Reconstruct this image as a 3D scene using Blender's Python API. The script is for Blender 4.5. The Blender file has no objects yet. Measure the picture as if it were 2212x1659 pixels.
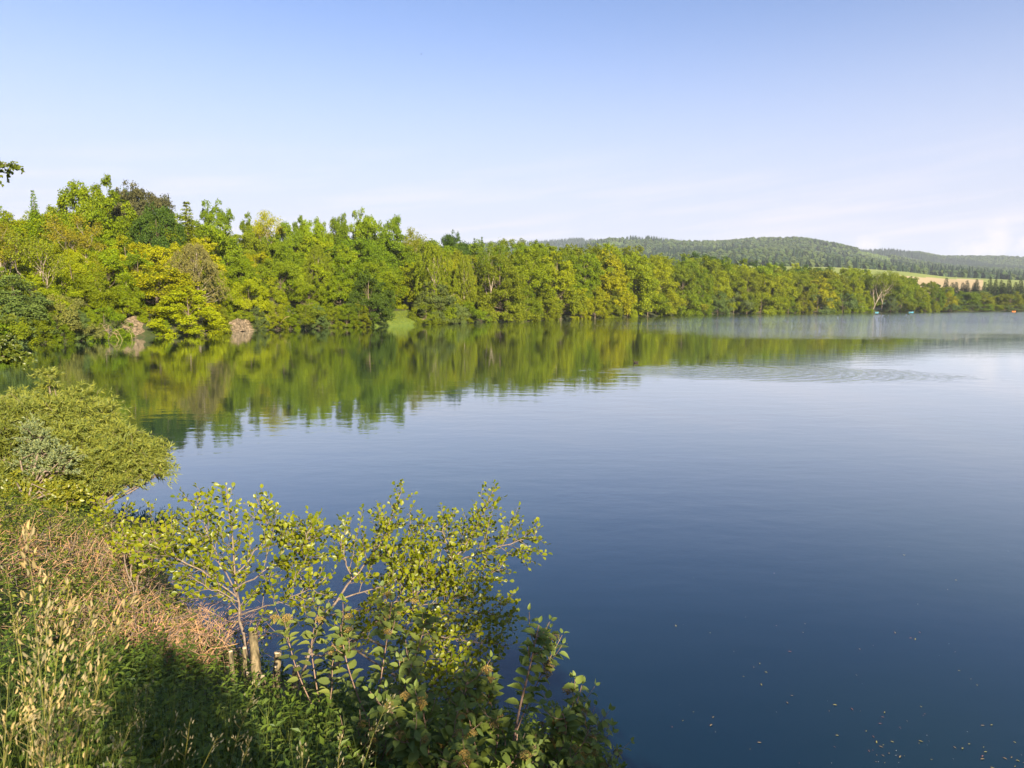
import bpy, math, random
import numpy as np
from mathutils import Matrix, Vector

# ------------------------------------------------------------------ camera, sky, sun, exposure
SC = bpy.context.scene
COL = SC.collection
CAMZ = 4.5
F = 1475.0                      # focal length in units of a 2212 wide picture
PITCH = math.radians(6.71)
cam_d = bpy.data.cameras.new('camera')
cam = bpy.data.objects.new('camera', cam_d); COL.objects.link(cam)
cam.location = (0, 0, CAMZ)
cam.rotation_euler = (math.radians(90) - PITCH, 0, 0)
cam_d.sensor_width = 36.0
cam_d.lens = 36.0 * F / 2212.0
cam_d.clip_start = 0.05; cam_d.clip_end = 30000
cam_d.dof.use_dof = True
cam_d.dof.focus_distance = 9.0
cam_d.dof.aperture_fstop = 9.0
SC.camera = cam

SUN_EL = math.radians(24.9)
SUN_AZ = (0.459, -0.889)        # horizontal direction towards the sun: behind the viewer, to the right
sun_d = bpy.data.lights.new('sun', 'SUN'); sun = bpy.data.objects.new('sun', sun_d); COL.objects.link(sun)
sun_d.energy = 5.0; sun_d.angle = math.radians(0.5); sun_d.color = (1.0, 0.88, 0.68)
to_sun = Vector((SUN_AZ[0]*math.cos(SUN_EL), SUN_AZ[1]*math.cos(SUN_EL), math.sin(SUN_EL)))
sun.rotation_euler = to_sun.to_track_quat('Z', 'Y').to_euler()
sun.location = (20, -40, 60)

W = bpy.data.worlds.new('World'); SC.world = W; W.use_nodes = True
wn = W.node_tree.nodes; wl = W.node_tree.links
wn.clear()
def wnode(t, **k):
    n = wn.new(t)
    for a, b in k.items(): setattr(n, a, b)
    return n
sky = wnode('ShaderNodeTexSky', sky_type='NISHITA', sun_disc=False)
sky.sun_elevation = SUN_EL
sky.sun_rotation = math.atan2(SUN_AZ[0], SUN_AZ[1])
sky.air_density = 1.0; sky.dust_density = 0.8; sky.ozone_density = 2.5; sky.altitude = 200
SKY_STRENGTH = 0.066
def wmath(op, a, b=None, c=None, clamp=False):
    n = wnode('ShaderNodeMath', operation=op, use_clamp=clamp)
    for i, v in enumerate((a, b, c)):
        if v is None: continue
        if isinstance(v, (int, float)): n.inputs[i].default_value = v
        else: wl.new(v, n.inputs[i])
    return n.outputs[0]
tc = wnode('ShaderNodeTexCoord')
sep = wnode('ShaderNodeSeparateXYZ'); wl.new(tc.outputs['Generated'], sep.inputs[0])
zc = sep.outputs['Z']
az = wmath('ARCTAN2', sep.outputs['X'], sep.outputs['Y'])        # 0 ahead, + to the right
# thin high cloud veil that thickens towards the horizon, streaked
cmb = wnode('ShaderNodeCombineXYZ')
wl.new(wmath('MULTIPLY', az, 2.2), cmb.inputs[0])
wl.new(wmath('MULTIPLY', wmath('ADD', zc, wmath('MULTIPLY', az, -0.10)), 26.0), cmb.inputs[1])
ns = wnode('ShaderNodeTexNoise'); ns.inputs['Scale'].default_value = 1.6; ns.inputs['Detail'].default_value = 6; ns.inputs['Roughness'].default_value = 0.55
wl.new(cmb.outputs[0], ns.inputs['Vector'])
streak = wmath('MULTIPLY', wmath('SUBTRACT', ns.outputs[0], 0.46), 5.0, clamp=True)
band = wmath('MULTIPLY', wmath('MULTIPLY', wmath('SUBTRACT', 0.22, zc), 6.0, clamp=True), 0.60)
cirrus = wmath('MULTIPLY', streak, band)
# small cumulus heads low over the horizon
cm2 = wnode('ShaderNodeCombineXYZ'); wl.new(az, cm2.inputs[0]); wl.new(zc, cm2.inputs[1])
n2 = wnode('ShaderNodeTexNoise'); n2.inputs['Scale'].default_value = 42.0; n2.inputs['Detail'].default_value = 5; n2.inputs['Roughness'].default_value = 0.6
wl.new(cm2.outputs[0], n2.inputs['Vector'])
def puff(a0, ra, z0, rz):
    da = wmath('DIVIDE', wmath('SUBTRACT', az, a0), ra)
    dz = wmath('DIVIDE', wmath('SUBTRACT', zc, z0), rz)
    r2 = wmath('ADD', wmath('MULTIPLY', da, da), wmath('MULTIPLY', dz, dz))
    return wmath('SUBTRACT', 1.0, r2)
pf = None
for a0, ra, z0, rz in ((0.611, 0.020, 0.070, 0.030), (0.588, 0.026, 0.066, 0.016), (0.640, 0.022, 0.066, 0.015), (0.472, 0.018, 0.071, 0.018), (0.66, 0.013, 0.073, 0.016),
                       (-0.95, 0.035, 0.075, 0.03), (0.93, 0.05, 0.07, 0.025), (1.5, 0.06, 0.07, 0.03), (-1.6, 0.05, 0.07, 0.025), (2.4, 0.06, 0.07, 0.03), (-2.5, 0.06, 0.07, 0.03)):
    p = puff(a0, ra, z0, rz)
    pf = p if pf is None else wmath('MAXIMUM', pf, p)
pf = wmath('ADD', pf, wmath('MULTIPLY', wmath('SUBTRACT', n2.outputs[0], 0.52), 3.6))
cumulus = wmath('MULTIPLY', wmath('MULTIPLY', pf, 0.9, clamp=True), 0.45)
mx1 = wnode('ShaderNodeMix', data_type='RGBA'); wl.new(cirrus, mx1.inputs[0])
hs = wnode('ShaderNodeHueSaturation'); hs.inputs['Saturation'].default_value = 1.06; hs.inputs['Value'].default_value = 1.0
wl.new(sky.outputs[0], hs.inputs['Color'])
# slight lavender air colour of this evening sky
tint = wnode('ShaderNodeMix', data_type='RGBA', blend_type='MULTIPLY'); tint.inputs[0].default_value = 1.0
wl.new(hs.outputs[0], tint.inputs[6]); tint.inputs[7].default_value = (1.09, 1.0, 1.13, 1)
veil = wnode('ShaderNodeMapRange', interpolation_type='SMOOTHSTEP'); wl.new(zc, veil.inputs['Value'])
veil.inputs['From Min'].default_value = 0.42; veil.inputs['From Max'].default_value = 0.06; veil.inputs['To Min'].default_value = 0.0; veil.inputs['To Max'].default_value = 0.92
mx0 = wnode('ShaderNodeMix', data_type='RGBA'); wl.new(veil.outputs[0], mx0.inputs[0])       # thin evening veil towards the horizon
wl.new(tint.outputs[2], mx0.inputs[6]); mx0.inputs[7].default_value = (4.0, 4.1, 5.0, 1)
wl.new(mx0.outputs[2], mx1.inputs[6]); mx1.inputs[7].default_value = (6.0, 5.4, 5.7, 1)
mx2 = wnode('ShaderNodeMix', data_type='RGBA'); wl.new(cumulus, mx2.inputs[0])
wl.new(mx1.outputs[2], mx2.inputs[6]); mx2.inputs[7].default_value = (6.8, 5.9, 5.7, 1)
bg = wnode('ShaderNodeBackground'); bg.inputs[1].default_value = SKY_STRENGTH
wl.new(mx2.outputs[2], bg.inputs[0])
wo = wnode('ShaderNodeOutputWorld'); wl.new(bg.outputs[0], wo.inputs[0])

SC.view_settings.view_transform = 'Standard'
SC.view_settings.look = 'None'
SC.view_settings.exposure = 1.48
SC.view_settings.gamma = 1.0
SC.render.engine = 'CYCLES'
SC.cycles.max_bounces = 6; SC.cycles.diffuse_bounces = 2; SC.cycles.glossy_bounces = 3
SC.cycles.transmission_bounces = 3; SC.cycles.volume_bounces = 0; SC.cycles.transparent_max_bounces = 4
SC.cycles.use_denoising = True
SC.cycles.caustics_reflective = False; SC.cycles.caustics_refractive = False
SC.cycles.sample_clamp_indirect = 4.0

# ------------------------------------------------------------------ picture geometry -> place
CP, SP = math.cos(PITCH), math.sin(PITCH)
def ray(xd, yd):
    u, v = xd - 1106.0, yd - 829.5
    return u, F*CP - v*SP, -F*SP - v*CP
def gp(xd, yd, z=0.0):                 # where the sight line meets the level z
    dx, dy, dz = ray(xd, yd); t = (z - CAMZ)/dz
    return dx*t, dy*t
def at(xd, yd, Y):                     # point on the sight line at depth Y
    dx, dy, dz = ray(xd, yd); t = Y/dy
    return (dx*t, Y, CAMZ + dz*t)
def zat(yd, Y):
    _, dy, dz = ray(1106, yd); return CAMZ + Y*dz/dy
def slope_of(yd):
    _, dy, dz = ray(1106, yd); return dz/dy
def scr(x, y, z):
    zz = z - CAMZ
    fwd = y*CP - zz*SP; up = y*SP + zz*CP
    return 1106 + F*x/fwd, 829.5 - F*up/fwd

# ------------------------------------------------------------------ helpers
def vnoise(seed):
    r = np.random.RandomState(seed); g = r.rand(64, 64)
    def f(x, y):
        x = np.asarray(x, float); y = np.asarray(y, float)
        xi = np.floor(x).astype(int); yi = np.floor(y).astype(int)
        fx = x - xi; fy = y - yi
        fx = fx*fx*(3-2*fx); fy = fy*fy*(3-2*fy)
        a = g[xi % 64, yi % 64]; b = g[(xi+1) % 64, yi % 64]; c = g[xi % 64, (yi+1) % 64]; d = g[(xi+1) % 64, (yi+1) % 64]
        return (a*(1-fx)+b*fx)*(1-fy) + (c*(1-fx)+d*fx)*fy
    return f
def norm(a): return a/np.maximum(np.linalg.norm(a, axis=-1, keepdims=True), 1e-9)
def rand_dirs(r, n): return norm(r.normal(size=(n, 3)))

def np_mesh(name, V, faces, mats=(), tint=None, smooth=False, midx=None):
    """V (n,3); faces: list of integer arrays (m,k)"""
    me = bpy.data.meshes.new(name)
    faces = [np.asarray(f) for f in faces if len(f)]
    nl = sum(f.size for f in faces); nf = sum(len(f) for f in faces)
    me.vertices.add(len(V)); me.vertices.foreach_set('co', np.ascontiguousarray(V, np.float32).ravel())
    me.loops.add(nl); me.polygons.add(nf)
    me.loops.foreach_set('vertex_index', np.concatenate([f.ravel() for f in faces]).astype(np.int32))
    sizes = np.concatenate([np.full(len(f), f.shape[1]) for f in faces])
    starts = np.concatenate([[0], np.cumsum(sizes)[:-1]])
    me.polygons.foreach_set('loop_start', starts.astype(np.int32))
    if midx is not None: me.polygons.foreach_set('material_index', np.asarray(midx, np.int32))
    me.polygons.foreach_set('use_smooth', np.full(nf, smooth))
    if tint is not None:
        a = me.attributes.new('tint', 'FLOAT', 'POINT'); a.data.foreach_set('value', np.asarray(tint, np.float32))
    for m in (mats if isinstance(mats, (list, tuple)) else (mats,)): me.materials.append(m)
    me.update(calc_edges=True); me.validate()
    return me
def ob(name, me, parent=None, loc=None, mat=None):
    o = bpy.data.objects.new(name, me); COL.objects.link(o)
    if parent is not None: o.parent = parent
    if loc is not None: o.location = loc
    if mat is not None: o.matrix_basis = mat
    return o
def tag(o, label=None, cat=None, group=None, kind=None):
    if label: o['label'] = label
    if cat: o['category'] = cat
    if group: o['group'] = group
    if kind: o['kind'] = kind
    return o
def thing(name, loc, label, cat, group=None, rz=0.0, s=1.0):
    o = bpy.data.objects.new(name, None); COL.objects.link(o)
    o.location = loc; o.rotation_euler = (0, 0, rz)
    o.scale = (s, s, s) if not isinstance(s, tuple) else s
    o.empty_display_size = 0.2
    return tag(o, label, cat, group)

class Geo:
    """collects pieces for one mesh"""
    def __init__(self): self.V = []; self.F = {}; self.n = 0; self.T = []
    def add(self, V, F, tint=0.5):
        V = np.asarray(V, float).reshape(-1, 3); F = np.asarray(F)
        self.V.append(V); self.F.setdefault(F.shape[1], []).append(F + self.n)
        self.T.append(np.full(len(V), tint) if np.isscalar(tint) else np.asarray(tint)); self.n += len(V)
    def tube(self, P, R, sides=5, tint=0.5, cap=True):
        P = np.asarray(P, float); R = np.asarray(R, float)*np.ones(len(P))
        T = norm(np.gradient(P, axis=0))
        up = np.array([0, 0, 1.0]) if abs(T[0][2]) < 0.9 else np.array([1.0, 0, 0])
        A = norm(np.cross(T, up)); B = np.cross(T, A)
        an = np.linspace(0, 2*math.pi, sides, endpoint=False)
        V = P[:, None] + R[:, None, None]*(A[:, None]*np.cos(an)[None, :, None] + B[:, None]*np.sin(an)[None, :, None])
        k = len(P); i = np.arange(k-1)[:, None]; j = np.arange(sides)[None]
        a = i*sides + j; b = i*sides + (j+1) % sides
        self.add(V.reshape(-1, 3), np.stack([a, b, b+sides, a+sides], -1).reshape(-1, 4), tint)
        if cap and sides > 3:
            self.F.setdefault(sides, []).append(np.array([[self.n - sides + q for q in range(sides)]]))
    def mesh(self, name, mats, smooth=False):
        return np_mesh(name, np.concatenate(self.V), [np.concatenate(f) for f in self.F.values()], mats, np.concatenate(self.T), smooth)

def leaf_cloud(P, T, N, S, tmpl, r, tint=None):
    """place a leaf template at every P, axis T, face normal N, size S"""
    tv, tf = tmpl
    T = norm(T); N = N - (N*T).sum(-1, keepdims=True)*T; N = norm(N); B = np.cross(N, T)
    S = np.asarray(S, float).reshape(-1, 1, 1)
    V = P[:, None] + S*(tv[None, :, 0:1]*T[:, None] + tv[None, :, 1:2]*B[:, None] + tv[None, :, 2:3]*N[:, None])
    n, k = len(P), len(tv)
    Fc = (tf[None] + (np.arange(n)*k)[:, None, None]).reshape(-1, tf.shape[1])
    if tint is None: tint = r.rand(n)
    return V.reshape(-1, 3), Fc, np.repeat(tint, k)

def tm(v, f): return np.array(v, float), np.array(f)
T_CLUMP = tm([(0, 0, 0), (.45, .42, .10), (1, .06, -.06), (.5, -.38, .12)], [(0, 1, 2, 3)])
T_NEEDLE = tm([(0, -.05, 0), (1, -.03, -.06), (1, .05, -.06), (0, .06, 0)], [(0, 1, 2, 3)])
T_WILLOW = tm([(0, 0, 0), (.35, .085, .03), (1, 0, -.10), (.4, -.085, .03)], [(0, 1, 2), (0, 2, 3)])
T_HERB = tm([(0, 0, 0), (.4, .22, .05), (1, 0, -.14), (.4, -.22, .05)], [(0, 1, 2), (0, 2, 3)])
def outline_leaf(half, fold=0.10, droop=0.12, stalk=0.0):
    """leaf from half outline points (t along midrib, half width); folded on the midrib and drooping"""
    v = []; f = []
    for t, w in half:
        z = -droop*t*t
        v += [(t+stalk, 0, z), (t+stalk, w, z+fold*w*2), (t+stalk, -w, z+fold*w*2)]
    for i in range(len(half)-1):
        a = 3*i; b = 3*(i+1)
        f += [(a, b, b+1), (a, b+1, a+1), (a, b+2, b), (a, a+2, b+2)]
    if stalk: v += [(0, .012, 0), (0, -.012, 0), (stalk, .012, 0), (stalk, -.012, 0)]; n = len(v); f += [(n-4, n-2, n-1), (n-4, n-1, n-3)]
    return np.array(v, float), np.array(f)
T_ALDER = outline_leaf([(0, .02), (.22, .20), (.5, .36), (.8, .35), (1.0, .10)], .2, .12)
T_VIB = outline_leaf([(0, .02), (.15, .22), (.4, .30), (.7, .22), (1.0, .01)], .16, .22)

# ------------------------------------------------------------------ materials
def mat(name):
    m = bpy.data.materials.new(name); m.use_nodes = True
    nt = m.node_tree; nt.nodes.clear()
    out = nt.nodes.new('ShaderNodeOutputMaterial')
    return m, nt, out
def nd(nt, t, **k):
    n = nt.nodes.new(t)
    for a, b in k.items(): setattr(n, a, b)
    return n
def leaf_mat(name, var=0.35, trans=0.30, rough=0.5, spec=0.3, color=None, warm=(1.15, 1.0, 0.55)):
    """foliage: colour from the object's own colour, varied per leaf and per object"""
    m, nt, out = mat(name); L = nt.links
    oi = nd(nt, 'ShaderNodeObjectInfo'); at_ = nd(nt, 'ShaderNodeAttribute', attribute_name='tint')
    s = nd(nt, 'ShaderNodeMath', operation='ADD'); L.new(at_.outputs['Fac'], s.inputs[0]); L.new(oi.outputs['Random'], s.inputs[1])
    fr = nd(nt, 'ShaderNodeMath', operation='FRACT'); L.new(s.outputs[0], fr.inputs[0])
    rmp = nd(nt, 'ShaderNodeValToRGB'); L.new(fr.outputs[0], rmp.inputs[0])
    e = rmp.color_ramp.elements
    e[0].position = 0; e[0].color = (1-var, 1-var*.75, 1-var*.4, 1)
    e[1].position = 1; e[1].color = (1+var*warm[0], 1+var*.8*warm[1], 1+var*warm[2]*.2, 1)
    mul = nd(nt, 'ShaderNodeMix', data_type='RGBA', blend_type='MULTIPLY'); mul.inputs[0].default_value = 1
    if color is None: L.new(oi.outputs['Color'], mul.inputs[6])
    else: mul.inputs[6].default_value = (*color, 1)
    L.new(rmp.outputs[0], mul.inputs[7])
    b = nd(nt, 'ShaderNodeBsdfPrincipled'); L.new(mul.outputs[2], b.inputs['Base Color'])
    b.inputs['Roughness'].default_value = rough; b.inputs['Specular IOR Level'].default_value = spec
    t = nd(nt, 'ShaderNodeBsdfTranslucent')
    g = nd(nt, 'ShaderNodeMix', data_type='RGBA', blend_type='MULTIPLY'); g.inputs[0].default_value = 1
    L.new(mul.outputs[2], g.inputs[6]); g.inputs[7].default_value = (1.5, 1.5, 0.6, 1); L.new(g.outputs[2], t.inputs[0])
    ms = nd(nt, 'ShaderNodeMixShader'); ms.inputs[0].default_value = trans
    L.new(b.outputs[0], ms.inputs[1]); L.new(t.outputs[0], ms.inputs[2]); L.new(ms.outputs[0], out.inputs[0])
    return m
def noise_mat(name, c1, c2, scale=3.0, rough=0.85, detail=6, bump=0.0, stretch=None, c3=None):
    m, nt, out = mat(name); L = nt.links
    tcn = nd(nt, 'ShaderNodeTexCoord'); src = tcn.outputs['Object']
    if stretch:
        mp = nd(nt, 'ShaderNodeMapping'); mp.inputs['Scale'].default_value = stretch; L.new(src, mp.inputs[0]); src = mp.outputs[0]
    n = nd(nt, 'ShaderNodeTexNoise'); n.inputs['Scale'].default_value = scale; n.inputs['Detail'].default_value = detail
    L.new(src, n.inputs['Vector'])
    r = nd(nt, 'ShaderNodeValToRGB'); L.new(n.outputs[0], r.inputs[0])
    r.color_ramp.elements[0].position = .32; r.color_ramp.elements[0].color = (*c1, 1)
    r.color_ramp.elements[1].position = .68; r.color_ramp.elements[1].color = (*c2, 1)
    if c3: e = r.color_ramp.elements.new(.5); e.color = (*c3, 1)
    b = nd(nt, 'ShaderNodeBsdfPrincipled'); L.new(r.outputs[0], b.inputs['Base Color'])
    b.inputs['Roughness'].default_value = rough; b.inputs['Specular IOR Level'].default_value = .25
    if bump:
        bp = nd(nt, 'ShaderNodeBump'); bp.inputs['Strength'].default_value = bump; bp.inputs['Distance'].default_value = .05
        L.new(n.outputs[0], bp.inputs['Height']); L.new(bp.outputs[0], b.inputs['Normal'])
    L.new(b.outputs[0], out.inputs[0])
    return m
M_LEAF = leaf_mat('foliage', var=.36, trans=.18, spec=.10)
M_ALDER = leaf_mat('alder_leaf', var=.40, trans=.40, rough=.38, spec=.45)
M_VIB = leaf_mat('wayfaring_leaf', var=.25, trans=.28, rough=.6, spec=.3)
M_WILLOW = leaf_mat('willow_leaf', var=.40, trans=.30, rough=.5)
M_HERB = leaf_mat('herb_leaf', var=.40, trans=.35)
M_DRY = leaf_mat('dry_stem', var=.6, trans=.0, rough=.8, spec=.15)
M_SEED = leaf_mat('grass_seed', var=.30, trans=.35, rough=.6)
M_BARK = noise_mat('bark', (.10, .075, .05), (.22, .17, .11), 6, stretch=(1, 1, .25), bump=.4)
M_PALEBARK = noise_mat('pale_bark', (.26, .20, .14), (.42, .35, .26), 5, stretch=(1, 1, .3), bump=.3)
M_TWIG = noise_mat('twig_bark', (.14, .10, .07), (.27, .205, .15), 30, bump=.2)
M_POLE = noise_mat('alder_pole_bark', (.07, .055, .03), (.27, .20, .11), 22, stretch=(1, 1, .5), bump=.8, c3=(.16, .125, .065))
M_CUT = noise_mat('cut_wood', (.45, .33, .20), (.60, .47, .31), 40, rough=.8)
M_STEM = noise_mat('reddish_stem', (.17, .10, .065), (.30, .20, .14), 30)
M_GROUND = noise_mat('bank_soil_and_grass', (.035, .05, .012), (.10, .075, .04), .9, c3=(.05, .065, .018), bump=.6)
M_HILL = noise_mat('hill_ground', (.05, .085, .025), (.10, .14, .04), .012, c3=(.075, .10, .03))
M_FIELDG = noise_mat('green_crop', (.17, .20, .03), (.21, .24, .045), .02)
M_FIELDT = noise_mat('pale_crop', (.34, .25, .12), (.42, .32, .17), .02)
M_EARTH = noise_mat('bare_earth', (.07, .06, .03), (.33, .25, .155), 1.9, stretch=(1, 1, 2), bump=1.0, c3=(.20, .145, .085))
M_LANDING = noise_mat('short_grass', (.07, .11, .012), (.14, .165, .025), 2.2, c3=(.10, .14, .016))

# ------------------------------------------------------------------ ground sheet and lake
WL = [(70, 742), (200, 735), (320, 727), (430, 723), (560, 713), (800, 706), (1000, 697), (1200, 690), (1300, 687), (1450, 681), (1600, 677.5), (1800, 675.5), (2000, 673.8), (2212, 672.3)]
far_shore = [gp(*p) for p in WL]
lake = far_shore + [(345, 425), (385, 340), (300, 262), (182, 236), (172, 226), (185, 205), (260, 190), (280, 60), (200, -10), (60, 0), (20, 3.0), (8, 4.0), (3, 5.0), (1.2, 5.8), (0, 6.5), (-1.5, 7.1), (-3, 7.8), (-4.4, 9.0), (-5.5, 10.5), (-7, 12.2), (-8.6, 13.8), (-10.2, 15), (-13, 17), (-18, 20), (-30, 27), (-48, 42), (-62, 56), (-64, 68)]
LK = np.array(lake)
def lake_dist(x, y):
    """signed distance to the shore: + on land, - in the lake"""
    x = np.asarray(x, float); y = np.asarray(y, float)
    d2 = np.full(x.shape, 1e18); ins = np.zeros(x.shape, bool)
    n = len(LK)
    for i in range(n):
        ax, ay = LK[i]; bx, by = LK[(i+1) % n]
        ex, ey = bx-ax, by-ay
        t = np.clip(((x-ax)*ex + (y-ay)*ey)/(ex*ex+ey*ey), 0, 1)
        d2 = np.minimum(d2, (x-ax-t*ex)**2 + (y-ay-t*ey)**2)
        c = ((ay > y) != (by > y)) & (x < (bx-ax)*(y-ay)/(by-ay if by != ay else 1e-9) + ax)
        ins ^= c
    d = np.sqrt(d2)
    return np.where(ins, -d, d)
nz1, nz2, nz3 = vnoise(1), vnoise(2), vnoise(3)
def sstep(a, b, x): t = np.clip((np.asarray(x, float)-a)/(b-a), 0, 1); return t*t*(3-2*t)
def ground(x, y):
    x = np.asarray(x, float); y = np.asarray(y, float)
    d = lake_dist(x, y)
    dl = np.maximum(d, 0)
    n = nz1(x*.11, y*.11) - .5
    # near bank: rises to the level the viewer stands on
    near = np.minimum(.12 + .46*dl + .10*(nz2(x*.9, y*.9)-.5)*np.minimum(dl, 1), 2.9 + .004*dl)
    # far shores: small bank, then a slope that is steep on the wooded side
    a = x/np.maximum(y, 20)
    st = np.interp(a, [-.9, -.55, -.2, .0, .15, .4, .7], [.34, .33, .27, .16, .10, .03, .02])
    far = .5*np.minimum(dl, 1.5) + st*60*(1-np.exp(-dl/60.0)) + .8*n*np.minimum(dl/8, 1)
    w = sstep(24, 50, y + np.maximum(-x-25, 0)*.8)
    land = near*(1-w) + far*w
    bed = np.maximum(-2.6, d*.45) - .02
    return np.where(d > 0, land, bed)
def axis(lo, hi, a, dt):
    t0, t1 = math.asinh(lo/a), math.asinh(hi/a)
    return a*np.sinh(np.linspace(t0, t1, int((t1-t0)/dt)))
gx = axis(-7000, 7000, 5.0, .036); gy = 6 + axis(-3000, 7000, 5.0, .036)
GX, GY = np.meshgrid(gx, gy, indexing='ij'); GZ = ground(GX, GY)
nx, ny = GX.shape
i = np.arange(nx-1)[:, None]; j = np.arange(ny-1)[None]
a = i*ny + j
quads = np.stack([a, a+ny, a+ny+1, a+1], -1).reshape(-1, 4)
g = ob('ground', np_mesh('ground', np.stack([GX, GY, GZ], -1).reshape(-1, 3), [quads], M_GROUND, smooth=True))
tag(g, kind='structure')

def water_material():
    m, nt, out = mat('lake_water'); L = nt.links
    geo = nd(nt, 'ShaderNodeNewGeometry'); P = geo.outputs['Position']
    sp = nd(nt, 'ShaderNodeSeparateXYZ'); L.new(P, sp.inputs[0])
    def mth(op, a, b=None, c=None, clamp=False):
        n = nd(nt, 'ShaderNodeMath', operation=op, use_clamp=clamp)
        for i, v in enumerate((a, b, c)):
            if v is None: continue
            if isinstance(v, (int, float)): n.inputs[i].default_value = v
            else: L.new(v, n.inputs[i])
        return n.outputs[0]
    def noise(scale, sx=1.0, sy=1.0, rot=0.0, detail=2, rough=.5):
        mp = nd(nt, 'ShaderNodeMapping'); mp.inputs['Scale'].default_value = (sx, sy, 1); mp.inputs['Rotation'].default_value = (0, 0, rot)
        L.new(P, mp.inputs[0])
        n = nd(nt, 'ShaderNodeTexNoise', noise_dimensions='2D'); n.inputs['Scale'].default_value = scale; n.inputs['Detail'].default_value = detail; n.inputs['Roughness'].default_value = rough
        L.new(mp.outputs[0], n.inputs['Vector']); return n.outputs[0]
    X, Y = sp.outputs[0], sp.outputs[1]
    # a breeze ruffles the open reach; the near cove lies calm
    bd = mth('ADD', Y, mth('MULTIPLY', X, .42))                       # along the reach
    lf = noise(.014, 1, 1.6, .3, 5)
    edge = mth('ADD', bd, mth('MULTIPLY', mth('SUBTRACT', lf, .5), 130))
    wind = mth('MULTIPLY', mth('SUBTRACT', edge, 100), 1/120, clamp=True)
    lee = mth('MULTIPLY', mth('ADD', mth('SUBTRACT', X, mth('MULTIPLY', mth('SUBTRACT', Y, 160), .45)), 8), 1/18, clamp=True)  # lee of the wooded shore
    wind = mth('MULTIPLY', wind, lee)
    # fine ripples
    r1 = noise(1.6, 1, 1.7, .15, 3, .55)
    r2 = noise(.42, 1, 2.2, -.25, 2, .5)
    r3 = noise(5.0, 1, 1.4, .4, 2, .5)
    calm = mth('ADD', mth('MULTIPLY', r1, .0022), mth('ADD', mth('MULTIPLY', r2, .0052), mth('MULTIPLY', r3, .0002)))
    patch = mth('ADD', .35, mth('MULTIPLY', noise(.06, 1, 2.5, .1, 2), 1.1))
    calm = mth('MULTIPLY', calm, patch)
    w1 = noise(.8, 1, 1.6, .1, 5, .62)
    rough_h = mth('MULTIPLY', mth('MULTIPLY', w1, .11), wind)
    # rings of the swimming duck's wake
    dx, dy = gp(1360, 792)
    ux = mth('SUBTRACT', X, dx); uy = mth('SUBTRACT', Y, dy)
    ln = mth('DIVIDE', mth('SUBTRACT', ux, 9), 12.5); la = mth('ADD', uy, mth('MULTIPLY', ux, .16)); lb = mth('DIVIDE', mth('ADD', la, 3.2), 5.6)
    rr = mth('ADD', mth('MULTIPLY', ln, ln), mth('MULTIPLY', lb, lb))
    wm = mth('MULTIPLY', mth('SUBTRACT', 1.0, mth('ADD', rr, mth('MULTIPLY', mth('SUBTRACT', noise(.35, 1, 2, 0, 4), .5), 1.1))), 1.6, clamp=True)
    dist = mth('SQRT', mth('ADD', mth('MULTIPLY', ux, ux), mth('MULTIPLY', mth('MULTIPLY', la, la), 2.2)))
    ring = mth('MULTIPLY', mth('SINE', mth('ADD', mth('MULTIPLY', dist, 5.0), mth('MULTIPLY', r1, 6.0))), .0042)
    wake = mth('MULTIPLY', mth('ADD', ring, mth('MULTIPLY', w1, .009)), wm)
    h = mth('ADD', mth('ADD', calm, rough_h), wake)
    bp = nd(nt, 'ShaderNodeBump'); bp.inputs['Strength'].default_value = 1.0; bp.inputs['Distance'].default_value = 1.0
    L.new(h, bp.inputs['Height'])
    b = nd(nt, 'ShaderNodeBsdfPrincipled')
    cr = nd(nt, 'ShaderNodeValToRGB'); L.new(noise(.15, 1, 1, 0, 3), cr.inputs[0])
    cr.color_ramp.elements[0].position = .35; cr.color_ramp.elements[0].color = (.002, .014, .026, 1)
    cr.color_ramp.elements[1].position = .7; cr.color_ramp.elements[1].color = (.004, .018, .022, 1)
    L.new(cr.outputs[0], b.inputs['Base Color'])
    b.inputs['Roughness'].default_value = .6; b.inputs['Specular IOR Level'].default_value = 0.0
    gl = nd(nt, 'ShaderNodeBsdfGlossy'); gl.inputs['Roughness'].default_value = .015; gl.inputs['Color'].default_value = (.94, .98, 1, 1); L.new(bp.outputs[0], gl.inputs['Normal'])
    fr = nd(nt, 'ShaderNodeFresnel'); fr.inputs['IOR'].default_value = 1.333; L.new(bp.outputs[0], fr.inputs['Normal'])
    fac = mth('SUBTRACT', 1.0, mth('POWER', mth('SUBTRACT', 1.0, fr.outputs[0]), 2.0))
    ms = nd(nt, 'ShaderNodeMixShader'); L.new(fac, ms.inputs[0]); L.new(b.outputs[0], ms.inputs[1]); L.new(gl.outputs[0], ms.inputs[2]); L.new(ms.outputs[0], out.inputs[0])
    return m
M_WATER = water_material()
wx0, wx1, wy0, wy1 = -90, 420, -20, 450
wv = [(wx0, wy0, 0), (wx1, wy0, 0), (wx1, wy1, 0), (wx0, wy1, 0)]
water = ob('lake_water', np_mesh('lake_water', np.array(wv, float), [np.array([[0, 1, 2, 3]])], M_WATER)); tag(water, kind='structure')

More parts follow.
